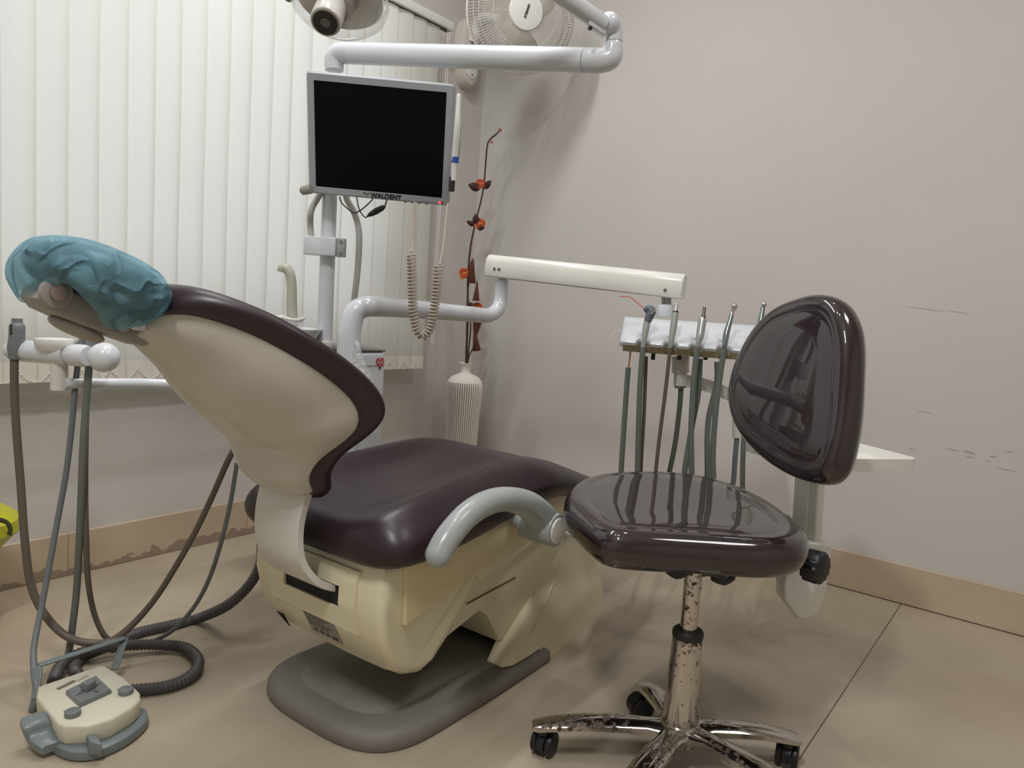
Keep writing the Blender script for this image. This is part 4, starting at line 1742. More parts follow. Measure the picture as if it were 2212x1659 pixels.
# ------------------------------------------------------------------ instrument head
DH = lambda px: float(np.interp(px, [1338, 1640], [1.985, 1.915]))
hA, hB = at(1340, 700, DH(1340)), at(1640, 726, DH(1640))
hx = (hB - hA)
hx = V((hx.x, hx.y, 0)).normalized()
hy = V((-hx.y, hx.x, 0))
if hy.dot(CY) < 0:
    hy = -hy
HL = .42
z_top = at(1345, 692, 2.0).z
ZT = at(1450, 746, DH(1450)).z       # front lip height
head = empty('delivery_unit', tuple(V((hA.x, hA.y, ZT)) + hx * .2), 'white dental delivery head hanging from the ivory beam with handpieces in front', 'dental delivery unit')
O = at(1338, 738, DH(1338))
O = V((O.x, O.y, ZT))
zt2 = at(1345, 684, 2.135).z
DZ = zt2 - ZT
DP = .13
# top cover: scalloped front edge, sloping up to the back
NS = 61
rows_t, rows_b = [], []
hold = [onP(px, 755, O, hy) for px in (1388, 1447, 1503, 1562, 1625)]
hold = [(p - O).dot(hx) for p in hold]
HL = hold[-1] + .05


def notch(s):
    return max(math.exp(-((s - h) / .0145) ** 4) for h in hold)


def seg_front(s, dep):
    e = min(1, s / .03, (HL - s) / .03)
    rc = (1 - math.sqrt(max(0, 1 - (1 - e) ** 2))) * .022
    return dep + rc - .016 * math.sin(PI * min(1, max(0, s / HL)))


layers = [(-.020, .004), (-.020, -.0), (-.0165, -.008), (-.006, -.012), (.0, -.013)]
sv = [HL * i / (NS * 2) for i in range(NS * 2 + 1)]
rings = []
prof_f = [(.022, -.013), (.004, -.011), (-.011, -.007), (-.015, .0), (-.011, .007), (.004, .012), (.033, .024), (.083, DZ * .72), (.127, DZ * .96), (.143, DZ), (.148, DZ - .006), (.148, -.02)]
for s in sv:
    nt = notch(s)
    loop = []
    for y_, z_ in prof_f:
        yy = y_
        if y_ < .02:
            yy = y_ + .030 * nt
            z_ = z_ + .005 * nt
        loop.append(O + hx * s + hy * seg_front(s, yy) + Z * z_)
    rings.append(loop)
g = G().rings(rings, caps=True)
ht_ = obj('head_cover', g, M_white, head)
# underside pan, darker cream
rings = []
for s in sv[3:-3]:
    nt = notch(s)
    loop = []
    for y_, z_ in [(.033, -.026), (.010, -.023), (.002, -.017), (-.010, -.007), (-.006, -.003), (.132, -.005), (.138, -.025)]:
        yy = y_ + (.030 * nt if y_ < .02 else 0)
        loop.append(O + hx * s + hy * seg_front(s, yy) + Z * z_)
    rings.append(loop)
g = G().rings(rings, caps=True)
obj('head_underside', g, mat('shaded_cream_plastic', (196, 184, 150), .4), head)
# clear handle loop at left end
g = G().tube([O + hx * .0 + hy * .03 + Z * .03, O - hx * .022 + hy * .03 + Z * .02, O - hx * .027 + hy * .03 - Z * .005, O - hx * .012 + hy * .03 - Z * .03], .002, 8)
obj('clear_guard', g, M_clear, head)
for i, px in enumerate((1411, 1468, 1525)):
    p = at(px, 768, DH(px) + .02)
    g = G().box(p + hy * .01, (.011, .013, .024), bev=.001, ax=(hx, hy, Z))
    obj('cartridge_clip', g, M_black, head)
# stem below the head and tray arm
g = G()
g.cyl(at(1470, 770, 2.033), at(1470, 805, 2.033), .0237, n=24, bev=.002)
g.cyl(at(1470, 805, 2.033), at(1469, 833, 2.033), .0182, n=24)
obj('lower_swivel', g, M_beige, head)
g = G().cyl(at(1469, 833, 2.033), at(1469, 838, 2.033), .0149, n=20)
obj('swivel_bush', g, M_grey, head)
g = ribbed(G(), [at(1471, 838, 2.033), at(1468, 880, 2.044), at(1458, 960, 2.066), at(1442, 1035, 2.099), at(1420, 1110, 2.133), at(1390, 1180, 2.155)], .0072, per=.006, amp=.0)
obj('supply_hose', g, M_hose, head, label='grey hose from the swivel')

# tray arm and tray
tarm = [at(1478, 822, 2.033), at(1500, 826, 2.039), at(1530, 834, 2.044), at(1570, 850, 2.044), at(1620, 875, 2.044), at(1700, 930, 2.044), at(1790, 985, 2.033), at(1850, 1000, 2.033)]
g = G().tube(tarm, .0075, 12, ry=.9, up=Z)
tray = empty('instrument_tray', tuple(at(1900, 1005, 2.033)), 'white perforated shallow tray jutting out behind the stool back', 'tray')
P_, _ = crv(tarm, [0] * len(tarm), 5)
rings = []
for i, p in enumerate(P_):
    t = (P_[min(i + 1, len(P_) - 1)] - P_[max(i - 1, 0)]).normalized()
    sd = t.cross(Z).normalized()
    up_ = sd.cross(t)
    rings.append([p + up_ * (.0170 * a) + sd * (.006 * b) for a, b in ((-1, -1), (1, -1), (1, 1), (-1, 1))])
g = G().rings(rings, smooth=False)
obj('tray_arm', g, M_beige, tray, label='flat cream support arm')
# tray rim corners traced on the tray plane
zt = at(1985, 993, 1.80).z
tn = onZ(1838, 992, zt)
tr_ = onZ(1987, 992, zt)
tf = onZ(1955, 981, zt)
tfl = onZ(1848, 950, zt)
eX = (tr_ - tn).normalized()
eY = V((-eX.y, eX.x, 0))
if eY.dot(CY) < 0:
    eY = -eY
dpt = (tfl - tr_).dot(eY)
TWd = .33
o_t = tr_ - eX * TWd
dpt = min(max(dpt, .18), .27)


def rrect(o, W, D, r, z, ins=0):
    pts = []
    for cx_, cy_, a0_ in ((W - r, r, -90), (W - r, D - r, 0), (r, D - r, 90), (r, r, 180)):
        for k_ in range(6):
            a = math.radians(a0_ + 18 * k_)
            pts.append(o + eX * (cx_ + math.cos(a) * (r - ins)) + eY * (cy_ + math.sin(a) * (r - ins)) + Z * z)
    return pts


H_ = .030
g = G()
g.rings([rrect(o_t, TWd, dpt, .025, -H_ - .001, .004), rrect(o_t, TWd, dpt, .025, -H_, .001), rrect(o_t, TWd, dpt, .025, 0, 0), rrect(o_t, TWd, dpt, .025, .001, .002), rrect(o_t, TWd, dpt, .025, 0, .004), rrect(o_t, TWd, dpt, .025, -H_ + .005, .006), rrect(o_t, TWd, dpt, .025, -H_ + .004, .012)])
ty = obj('tray_pan', g, mat('white_tray_enamel', (232, 230, 224), .35), tray)
g = G()
for i in range(9):
    for j in range(5):
        p = o_t + eX * (.04 + i * .026) + eY * (.035 + j * .028) + Z * (-H_ + .0048)
        g.cyl(p, p + Z * .0015, .004, n=8)
obj('tray_studs', g, mat('tray_stud_white', (238, 238, 236), .4), ty)
g = G().tube([at(1592, 905, 2.044), at(1592, 945, 2.044)], .0132, 12, smooth=0)
obj('arm_drop', g, M_beige, tray)
g = G().tube([at(1592, 945, 2.044), at(1588, 990, 2.044), at(1582, 1055, 2.055), at(1560, 1130, 2.077)], .0072, 12)
obj('drain_hose', g, M_hose_g, tray, label='blue-grey hose below the arm')

g = G().tube([at(1362, 752, 2.005), at(1361, 770, 2.005), at(1357, 798, 2.005)], .0022, 8)
obj('orange_wire', g, mat('orange_wire_plastic', (186, 112, 50), .5), head, label='orange wire at the left end')
# ---- handpieces and hoses (each rests in its holder)
DF = 1.675
_at = at


def at_head(px, py, dep):      # points on the front of the delivery unit
    return _at(px, py, dep - 1.675 + DH(px) - .020 - .010 * math.sin(PI * min(1, max(0, (px - 1338) / 340))) + max(0, 745 - py) * .00035)




def hose_path(top, low, d0=DF, d1=DF + .02):
    return at(*top, d0), at(*low, d1)


def handpiece(name, label, body, m, radii, extras, hose, hr_, hm):
    loc = body[0]
    r = empty(name, tuple(loc), label, 'handpiece')
    g = G().tube(body, [r_ * 1.1 for r_ in radii], 18, smooth=5)
    bo = obj('handpiece_body', g, m, r)
    extras(r, bo)
    g = G().tube(hose, hr_ * 1.1, 12, smooth=6)
    obj('hose', g, hm, r)
    return r


M_slate = mat('slate_plastic', (92, 98, 106), .35)
M_satin = mat('satin_aluminium', (186, 188, 186), .28, metal=.7)
M_greenmetal = mat('grey_green_handle', (150, 158, 150), .35)


def ex_syr(r, bo):
    g = G().tube([at_head(1391, 667, DF), at_head(1378, 655, DF), at_head(1361, 641, DF)], .0014, 8, smooth=0)
    g.tube([at_head(1361, 641, DF), at_head(1350, 640.5, DF), at_head(1338, 641, DF)], .0011, 8, smooth=0)
    obj('red_nozzle', g, M_red, bo, label='thin bent red nozzle')
    for dx, dy in ((1408, 676), (1413, 671)):
        g = G().cyl(at_head(dx, dy, DF - .012), at_head(dx, dy, DF - .019), .0042, n=14)
        obj('chrome_button', g, M_chrome, bo)
    g = G().tube([at_head(1392, 673, DF), at_head(1400, 668, DF), at_head(1407, 672, DF), at_head(1403, 684, DF), at_head(1397, 698, DF)], [.006, .011, .0125, .0115, .0085], 18)
    obj('syringe_head', g, M_slate, bo, label='slate grey head')


# holes for hose loops: bottoms at z ~.30
def loopz(px, d, z):
    p = at_head(px, 900, d)
    return V((p.x, p.y, z))


handpiece('air_water_syringe', 'grey air and water syringe with red nozzle, leftmost in the instrument head', [at_head(1398, 694, DF), at_head(1395, 712, DF), at_head(1391, 735, DF), at_head(1389, 752, DF)], M_greenmetal, [.008, .0082, .0065, .005], ex_syr,
          [at_head(1389, 750, DF), at_head(1382, 850, DF), at_head(1377, 1035, DF), at_head(1378, 1130, DF), at_head(1376, 1200, DF + .01), at_head(1364, 1226, DF + .02), at_head(1350, 1200, DF + .03), at_head(1342, 1110, DF + .04), at_head(1341, 1035, DF + .04), at_head(1350, 890, DF + .05), at_head(1357, 794, DF + .05)], .0068, M_hose)


def ex_scal(r, bo):
    g = G().tube([at_head(1463, 652, DF), at_head(1461, 662, DF), at_head(1459, 673, DF)], [.0025, .0045, .0068], 14, smooth=0)
    obj('tapered_tip', g, M_satin, bo)
    g = G().tube([at_head(1459, 673, DF), at_head(1459, 676, DF)], .0078, 14, smooth=0)
    obj('black_ring', g, M_black, bo)


handpiece('ultrasonic_scaler', 'slim grey-green pointed scaler, second from left in the instrument head', [at_head(1459, 676, DF), at_head(1455, 705, DF), at_head(1450, 735, DF), at_head(1448, 752, DF)], M_greenmetal, [.0078, .0082, .0072, .005], ex_scal,
          [at_head(1448, 750, DF), at_head(1438, 840, DF), at_head(1424, 950, DF), at_head(1415, 1035, DF), at_head(1410, 1120, DF + .01), at_head(1400, 1190, DF + .02), at_head(1388, 1150, DF + .03), at_head(1384, 1035, DF + .03), at_head(1391, 900, DF + .04), at_head(1396, 770, DF + .04)], .0045, M_hose_d)


def ex_mot(r, bo):
    g = G().tube([at_head(1522, 664, DF), at_head(1519, 688, DF)], .0042, 12, smooth=0)
    g.tube([at_head(1520, 682, DF), at_head(1519, 689, DF)], .006, 12, smooth=0)
    obj('steel_spigot', g, mat('dull_steel', (110, 108, 106), .35, metal=.8), bo, label='dull steel spigot')


handpiece('micromotor', 'stubby silver micromotor with bare steel spigot, third from left in the instrument head', [at_head(1519, 688, DF), at_head(1517, 694, DF), at_head(1512, 726, DF), at_head(1509, 738, DF), at_head(1506, 752, DF)], M_satin, [.0085, .0098, .0098, .0075, .005], ex_mot,
          [at_head(1506, 750, DF), at_head(1498, 830, DF), at_head(1493, 930, DF), at_head(1494, 1040, DF), at_head(1492, 1120, DF + .01), at_head(1482, 1185, DF + .02), at_head(1472, 1130, DF + .03), at_head(1477, 1035, DF + .03), at_head(1495, 920, DF + .04), at_head(1508, 850, DF + .04), at_head(1512, 775, DF + .04)], .0068, M_hose)


def ex_turb(r, bo):
    g = G().ball(at_head(1586, 662, DF), .0088, 14)
    g.tube([at_head(1586, 665, DF), at_head(1582, 672, DF), at_head(1580, 682, DF)], [.007, .0055, .0055], 12)
    obj('turbine_head', g, M_chrome, bo, label='chrome round head')


handpiece('turbine_handpiece', 'polished chrome turbine handpiece with round head, beside the stool back', [at_head(1580, 682, DF), at_head(1575, 700, DF), at_head(1569, 722, DF), at_head(1566, 742, DF), at_head(1564, 756, DF)], mat('green_tinted_chrome', (150, 162, 164), .15, metal=.9), [.0055, .0062, .0075, .0068, .005], ex_turb,
          [at_head(1564, 754, DF), at_head(1553, 830, DF), at_head(1545, 900, DF), at_head(1540, 980, DF), at_head(1542, 1050, DF), at_head(1545, 1120, DF + .01), at_head(1538, 1180, DF + .02), at_head(1530, 1120, DF + .03), at_head(1528, 1010, DF + .03), at_head(1530, 910, DF + .04), at_head(1548, 830, DF + .04), at_head(1549, 782, DF + .04)], .0068, M_hose)


def ex_t2(r, bo):
    g = G().ball(at_head(1650, 658, DF), .0075, 14)
    obj('turbine_head', g, M_chrome, bo, label='chrome round head')


handpiece('turbine_handpiece', 'second chrome turbine handpiece, only its head peeking over the stool back', [at_head(1648, 664, DF), at_head(1642, 700, DF), at_head(1632, 740, DF), at_head(1628, 762, DF)], MATS['green_tinted_chrome'], [.0055, .0065, .0075, .005], ex_t2,
          [at_head(1628, 760, DF), at_head(1615, 850, DF), at_head(1606, 960, DF), at_head(1604, 1060, DF), at_head(1608, 1130, DF), at_head(1600, 1170, DF), at_head(1590, 1120, DF + .03)], .006, M_hose)

# ------------------------------------------------------------------ assistant's holder (far left)
DA = 1.62
aA, aB = at(28, 756, DA), at(225, 772, DA - .10)
asst = empty('suction_holder', tuple((aA + aB) / 2), 'white ball-ended assistant instrument holder on a white arm behind the headrest', 'instrument holder')
ad = (aB - aA).normalized()
g = G()
bp_ = [(0, .010), (.006, .018), (.03, .0195), (.05, .0215), (.06, .0215)]
Lb = (aB - aA).length
g.tube([aA - ad * .018, aA - ad * .014, aA, aA + ad * .02], [.006, .015, .021, .0215], 24, smooth=0)
bb1 = obj('end_knob', g, M_white, asst)
g = G().tube([aA + ad * .022, aA + ad * .05, aA + ad * (Lb * .55), aA + ad * (Lb * .62)], [.0225, .0235, .0235, .021], 24, smooth=0)
bar = obj('holder_bar', g, M_white, asst)
g = G().tube([aA + ad * (Lb * .64), aA + ad * (Lb * .68), aA + ad * (Lb * .8), aA + ad * (Lb * .84)], [.019, .0235, .0235, .02], 24, smooth=0)
obj('holder_sleeve', g, M_white, asst)
g = G().ball(aB + ad * .0, .0305, 28)
obj('ball_end', g, M_white, asst)
g = G().tube([aA + ad * .023, aA + ad * (Lb * .56)], .001, 6, smooth=0)
# keypad saddle
kp = at(118, 735, DA - .055)
g = G()
ring = []
g.rings([[kp + ad * (math.cos(2 * PI * k_ / 28) * .046 * s3) + V((-ad.y, ad.x, 0)) * (math.sin(2 * PI * k_ / 28) * .034 * s3) + Z * z3 for k_ in range(28)] for s3, z3 in ((.7, -.022), (.95, -.010), (1.0, -.002), (.97, .003), (.6, .0045), (.1, .005))])
obj('keypad_saddle', g, M_whitep, asst)
# post and arm
dp = at(128, 800, DA - .05)
g = G().tube([at(128, 775, DA - .05), at(127, 842, DA - .05)], [.0165, .0165], 24, smooth=0)
obj('holder_post', g, M_panel, asst)
g = G().tube([at(140, 828, DA - .05), at(250, 828, DA + .03), at(360, 829, DA + .12), V((-.42, 1.02, at(360, 829, DA + .12).z)), V((-.46, 1.15, at(360, 829, DA + .12).z))], .0115, 18, smooth=3)
obj('holder_arm', g, M_white, asst)

# suction handles with hoses

DS = DA - .03


def suction(name, label, top, rad, m, hose, hr_, hm, extra=None, cat='suction handpiece'):
    r = empty(name, tuple(top[0]), label, cat)
    g = G().tube(top, rad, 18, smooth=3)
    b = obj('handle', g, m, r)
    if extra:
        extra(b)
    g = G().tube(hose, hr_, 14, smooth=7)
    obj('hose', g, hm, r)
    return r


def e1x(b):
    g = G().box(at(24, 712, DS - .014), (.006, .004, .022), bev=.001)
    obj('slide_valve', g, M_black, b)


fl = lambda px, py, h=.009: onZ(px, py, h)
suction('suction_handpiece', 'thick slate suction handle standing at the left end of the ball-ended holder', [at(37, 688, DS), at(37, 697, DS), at(37, 705, DS), at(36, 735, DS), at(34, 748, DS), at(33, 775, DS)], [.0105, .0105, .0155, .0155, .0165, .0125], M_hose_g,
        [at(31, 770, DS), at(31, 830, DS), at(35, 920, DS), at(45, 1050, DS - .0), at(53, 1160, DS), at(66, 1260, DS), at(95, 1325, DS), at(140, 1372, DS), at(195, 1389, DS), at(252, 1378, 1.62), at(330, 1300, 1.66), at(405, 1180, 1.68), at(455, 1080, 1.70), at(495, 990, 1.70), at(530, 930, 1.72)], [.0082] * 5 + [.0084] * 5 + [.007] * 5, M_hose_d, e1x)
suction('saliva_ejector', 'middle grey ejector with slim hose in the ball-ended holder', [at(182, 700, DS), at(178, 735, DS), at(172, 752, DS), at(170, 778, DS)], [.006, .007, .0125, .010], M_hose_g,
        [at(170, 775, DS), at(163, 830, DS), at(155, 920, DS), at(143, 1020, DS), at(125, 1120, DS - .01), at(107, 1220, DS - .03), at(88, 1320, DS - .06), at(73, 1400, DS - .10), at(74, 1450, DS - .13), at(80, 1490, DS - .15), at(72, 1530, DS - .16), at(63, 1550, 1.45)], [.0062] * 8 + [.007, .0085, .008, .006], M_hose_g)
suction('suction_handpiece', 'tall thin-tipped grey suction handle next to the ball end', [at(207, 700, DS - .03), at(206, 715, DS - .03), at(203, 735, DS - .03), at(198, 755, DS - .03), at(195, 785, DS - .03)], [.0055, .0065, .0125, .0135, .010], M_hose_g,
        [at(193, 782, DS - .03), at(187, 860, DS - .03), at(180, 960, DS - .03), at(176, 1060, DS - .02), at(171, 1180, DS - .0), at(165, 1280, DS + .02), at(157, 1350, DS + .02), at(150, 1400, DS + .02), at(143, 1430, DS + .02)], .0076, M_hose)
g = G().tube([at(192, 800, DS), at(186, 900, DS), at(184, 1040, DS), at(186, 1160, DS), at(190, 1250, DS + .02), at(202, 1320, DS + .05), at(222, 1368, DS + .06), at(240, 1385, DS + .07)], .0062, 12, smooth=7)
h1 = obj('suction_hose', g, M_hose_d, loc=at(192, 800, DS))
tag(h1, 'brownish hose curving from the ball-ended holder to the floor coil', 'hose')
g = G().tube([at(512, 1000, 1.72), at(497, 1090, 1.71), at(478, 1170, 1.70), at(452, 1250, 1.70), at(420, 1310, 1.71), at(375, 1360, 1.72), fl(330, 1384), fl(280, 1392), fl(240, 1402)], .0052, 12, smooth=7)
h1 = obj('thin_floor_hose', g, M_hose_g, loc=fl(330, 1384, 0))
tag(h1, 'thinnest grey hose dropping from behind the shell to the floor', 'hose')

# ------------------------------------------------------------------ corrugated foot control hose
pts = [at(566, 1160, 1.80), at(562, 1220, 1.80), at(535, 1268, 1.80), at(490, 1308, 1.80), fl(430, 1335, .016), fl(370, 1350, .014), fl(300, 1366, .014), fl(240, 1390, .014), fl(185, 1412, .014), fl(160, 1440, .014), fl(180, 1470, .014), fl(230, 1492, .014), fl(300, 1490, .014), fl(370, 1480, .014), fl(418, 1455, .016), fl(427, 1425, .016), fl(400, 1400, .016), fl(350, 1393, .02), fl(290, 1393, .026), fl(220, 1398, .032), fl(165, 1415, .030), fl(130, 1440, .022), fl(115, 1475, .02)]
g = ribbed(G(), pts, .0122, n=14, per=.0082, amp=.11)
ch = obj('corrugated_hose', g, M_corr, loc=fl(300, 1490, 0))
tag(ch, 'dark corrugated hose coiled on the floor behind the foot control', 'hose')

# ------------------------------------------------------------------ foot control
FZ = .062


def fz(px, py, h=FZ):
    return onZ(px, py, h)


fc = fz(190, 1510)
foot = empty('foot_control', (fc.x, fc.y, 0), 'cream wedge foot control with grey cross switch on the floor at lower left', 'foot pedal')
ol = [(78, 1505), (82, 1482), (215, 1437), (228, 1438), (268, 1462), (303, 1495), (304, 1510), (285, 1528), (240, 1553), (190, 1567), (140, 1568), (125, 1562), (98, 1530)]
op = [fz(a, b) for a, b in ol]
c_ = sum(op, V()) / len(op)
rings = []
for ins, z in ((.010, .022), (.004, .024), (.002, .028), (.0, FZ - .006), (.0015, FZ - .002), (.005, FZ)):
    r = []
    for p in op:
        v = p - c_
        r.append(V((c_.x, c_.y, 0)) + V((v.x, v.y, 0)) * (1 - ins / v.length) + Z * z)
    rings.append(r)
g = G().rings(rings)
fb_ = obj('pedal_housing', g, mat('ivory_pedal_plastic', (214, 210, 190), .4, var=.05), foot)
sq = [fz(a, b, FZ) for a, b in ((142, 1500), (208, 1467), (241, 1498), (173, 1529))]
c2 = sum(sq, V()) / 4
rings = []
for sc3, z in ((1., .0), (1., .006), (.95, .009)):
    rings.append([c2 + (p - c2) * sc3 + Z * z for p in sq])
g = G().rings(rings, smooth=False)
plt_ = obj('cross_switch_plate', g, M_grey, foot)
u1_ = (sq[1] - sq[0]).normalized()
u2_ = (sq[3] - sq[0]).normalized()
u2_ = (u2_ - u1_ * u2_.dot(u1_)).normalized()
g = G().box(c2 + Z * .017, (.022, .018, .018), bev=.002, ax=(u1_, u2_, Z))
obj('cross_switch_knob', g, M_grey, plt_)
g = G()
for d_ in (u1_, -u1_, u2_, -u2_):
    pe = Z.cross(d_)
    g.prism([(0, -.003), (.012, 0), (0, .003)], c2 + d_ * .016 + Z * .0094, d_, pe, Z, .0003)
obj('arrow_marks', g, mat('arrow_ink', (70, 74, 74), .6), plt_)
for px, py in ((272, 1497), (157, 1545)):
    p = fz(px, py)
    g = G().cyl(p - Z * .002, p + Z * .010, .0140, n=28, bev=.002)
    obj('round_button', g, M_grey, foot)
gi = G()
for px, py in ((257, 1488), (142, 1535)):
    p = fz(px, py) + Z * .0003
    gi.prism([(-.004, 0), (.004, .003), (.004, .0015), (-.004, -.0015)], p, u1_, u2_, Z, .0003)
obj('button_marks', gi, M_ink, foot)
p = fz(143, 1480) + Z * .0006
g = G().box(p, (.038, .009, .0006), ax=(u1_, u2_, Z))
obj('worn_sticker', g, mat('worn_label', (150, 134, 112), .7, var=.4, vscale=120), foot, label='worn brown sticker remnant')
p = fz(180, 1466) + Z * .0006
g = G().box(p, (.026, .0012, .0004), ax=(u1_, u2_, Z))
g.box(p + u2_ * -.005, (.026, .0008, .0004), ax=(u1_, u2_, Z))
obj('sticker_outline', g, mat('label_grey', (140, 136, 126), .7), foot)
# pedal arc around the front
arc = [(64, 1590), (112, 1616), (150, 1632), (200, 1632), (250, 1614), (292, 1588), (318, 1560), (316, 1540)]
pr = []
ip = [fl(a, b, .012) for a, b in arc]
cc2 = V((c_.x, c_.y, 0))
rings = []
P_ = scurve(ip[1:], 4)
for p in P_:
    d_ = (V((p.x, p.y, 0)) - cc2).normalized()
    rings.append([p + d_ * a + Z * b for a, b in ((-.030, -.009), (0, -.009), (.002, -.004), (.0, .007), (-.006, .011), (-.030, .012))])
g = G().rings(rings)
M_ped = mat('blue_grey_pedal', (116, 126, 126), .35)
ob_ = obj('swing_pedal', g, M_ped, foot)
a, b = fl(205, 1628, .028), fl(196, 1580, .04)
g = G().prism([(-.012, -.014), (.012, -.014), (.012, .012), (-.012, .016)], (fl(207, 1622, .02) + fl(190, 1590, .03)) / 2 + Z * .003, CX, Z, (fl(212, 1640, .02) - fl(185, 1590, .02)).normalized(), .030, bev=.004)
obj('pedal_finger', g, M_ped, ob_)
# left toe pedal, stepped
tpc = [fl(60, 1550, .05), fl(88, 1600, .03), fl(112, 1612, .02)]
e_w = (fl(125, 1590, .03) - fl(80, 1605, .03)).normalized()
P_ = [fl(70, 1552, .052), fl(78, 1572, .046), fl(88, 1590, .030), fl(102, 1604, .024), fl(118, 1614, .018)]
P_ = scurve(P_, 3)
rings = []
for p in P_:
    rings.append([p + e_w * a + Z * b for a, b in ((-.020, -.007), (.022, -.007), (.022, .005), (.018, .008), (-.016, .008), (-.020, .005))])
g = G().rings(rings)
obj('toe_pedal', g, M_ped, foot)
# carrying handle bracket behind: flat bar gantry
hA_, hB_ = fl(80, 1490, .03), fl(255, 1450, .03)
t1, t2 = onP(84, 1437, hA_, CY), onP(270, 1378, hB_ + CY * .06, CY)
b1_, b2_ = fz(76, 1510, .03), fz(247, 1447, .03)
g = G()
upn = V((0, 0, 1))


def bar_(g, a, b, wv, w, th):
    d = (b - a).normalized()
    wv = (wv - d * wv.dot(d)).normalized()
    g.box((a + b) / 2, ((b - a).length, w, th), bev=.001, ax=(d, wv, d.cross(wv)))


bar_(g, t1, t2, CY, .016, .004)
bar_(g, t2, b2_, CX, .016, .004)
bar_(g, t1, b1_, CX, .016, .004)
obj('carrying_handle', g, M_ped, foot, label='grey flat-bar carrying handle')

# ------------------------------------------------------------------ crumpled wrap on the big tube
g = G()
rings = []
for i in range(11):
    f = i / 10
    py = lerp(735, 905, f)
    c0_ = at(lerp(770, 788, f), py, 1.835)
    r_ = sinterp([0, .2, .5, .8, 1], [.006, .012, .030, .036, .026], f)
    rings.append([c0_ + CX * (math.cos(2 * PI * k_ / 28) * r_ * (1 + .22 * noise.noise(V((k_ * .7, f * 6, 1))))) + CY * (math.sin(2 * PI * k_ / 28) * r_ * .6 * (1 + .2 * noise.noise(V((k_ * .5, f * 7, 5))))) for k_ in range(28)])
g.rings(rings, caps=False)
M_film = bpy.data.materials.new('clear_crinkled_film')
M_film.use_nodes = True
q = NT(M_film)
q.b.inputs['Base Color'].default_value = (.85, .87, .88, 1)
q.b.inputs['Roughness'].default_value = .12
tc = q.n('ShaderNodeTexCoord')
n1 = q.n('ShaderNodeTexNoise')
n1.inputs['Scale'].default_value = 45
n1.inputs['Detail'].default_value = 4
q.l(tc.outputs['Object'], n1.inputs['Vector'])
bp = q.n('ShaderNodeBump')
bp.inputs['Strength'].default_value = 1
bp.inputs['Distance'].default_value = .02
q.l(n1.outputs['Fac'], bp.inputs['Height'])
q.l(bp.outputs['Normal'], q.b.inputs['Normal'])
trb = q.n('ShaderNodeBsdfTransparent')
ms = q.n('ShaderNodeMixShader')
ms.inputs[0].default_value = .72
q.l(q.b.outputs[0], ms.inputs[1])
q.l(trb.outputs[0], ms.inputs[2])
q.l(ms.outputs[0], q.t.nodes['Material Output'].inputs[0])
wr = obj('plastic_wrap', g, M_film, loc=at(788, 905, 1.835))
tag(wr, 'crumpled clear plastic film clinging to the white support tube', 'plastic film')

# ------------------------------------------------------------------ vase and stems
VX = at(1000, 900, 3.28)
vb = V((VX.x, VX.y, 0))
zr = at(1006, 784, 3.28).z
zs = at(1003, 808, 3.28).z
vase = empty('floor_vase', (vb.x, vb.y, 0), 'tall ribbed cream and brown floor vase in the room corner', 'vase')
NR_ = 240
prof = [(.055, .0), (.060, .01), (.062, .03), (.066, .20), (.072, .40), (zs and .078, zs - .09), (.0785, zs - .055), (.074, zs - .03), (.060, zs - .012), (.040, zs - .002), (.024, zs + .004), (.020, zs + .014), (.022, zs + .03), (.030, zr - .004), (.034, zr), (.030, zr + .001), (.018, zr - .02), (.016, zs - .02)]
rings = []
for r_, z_ in prof:
    amp = .022 if z_ < zs - .015 and z_ > .02 else .01
    rings.append([vb + V((math.cos(2 * PI * k_ / NR_), math.sin(2 * PI * k_ / NR_), 0)) * (r_ * (1 + amp * math.cos(2 * PI * k_ / NR_ * 48))) + Z * z_ for k_ in range(NR_)])
g = G().rings(rings, caps=True)
M_vase = bpy.data.materials.new('ribbed_vase_glaze')
M_vase.use_nodes = True
q = NT(M_vase)
tc = q.n('ShaderNodeTexCoord')
sep = q.n('ShaderNodeSeparateXYZ')
q.l(tc.outputs['Object'], sep.inputs[0])
ang_ = q.math('ARCTAN2', sep.outputs['Y'], sep.outputs['X'])
nz = q.n('ShaderNodeTexNoise')
nz.inputs['Scale'].default_value = 60
q.l(tc.outputs['Object'], nz.inputs['Vector'])
cs = q.math('COSINE', q.math('ADD', q.math('MULTIPLY', ang_, 48.), q.math('MULTIPLY', nz.outputs['Fac'], 1.2)))
vfac = q.math('LESS_THAN', cs, -.05)
zfac = q.math('LESS_THAN', sep.outputs['Z'], zs - .035)
q.l(q.mix(q.math('MULTIPLY', vfac, q.math('MULTIPLY', zfac, .85)), s2l((226, 220, 212)), s2l((96, 84, 80))), q.b.inputs['Base Color'])
q.b.inputs['Roughness'].default_value = .6
obj('vase_body', g, M_vase, vase)

DV = 3.27
mouth = V((vb.x, vb.y, zr - .05))


def stem(name, label, pts, r, parts):
    r_ = empty(name, tuple(mouth), label, 'artificial flower', 'artificial stems in the floor vase')
    g = G().tube([mouth] + pts, r, 8, smooth=6)
    s_ = obj('stem', g, M_stem, r_)
    for fn_ in parts:
        fn_(r_)
    return r_


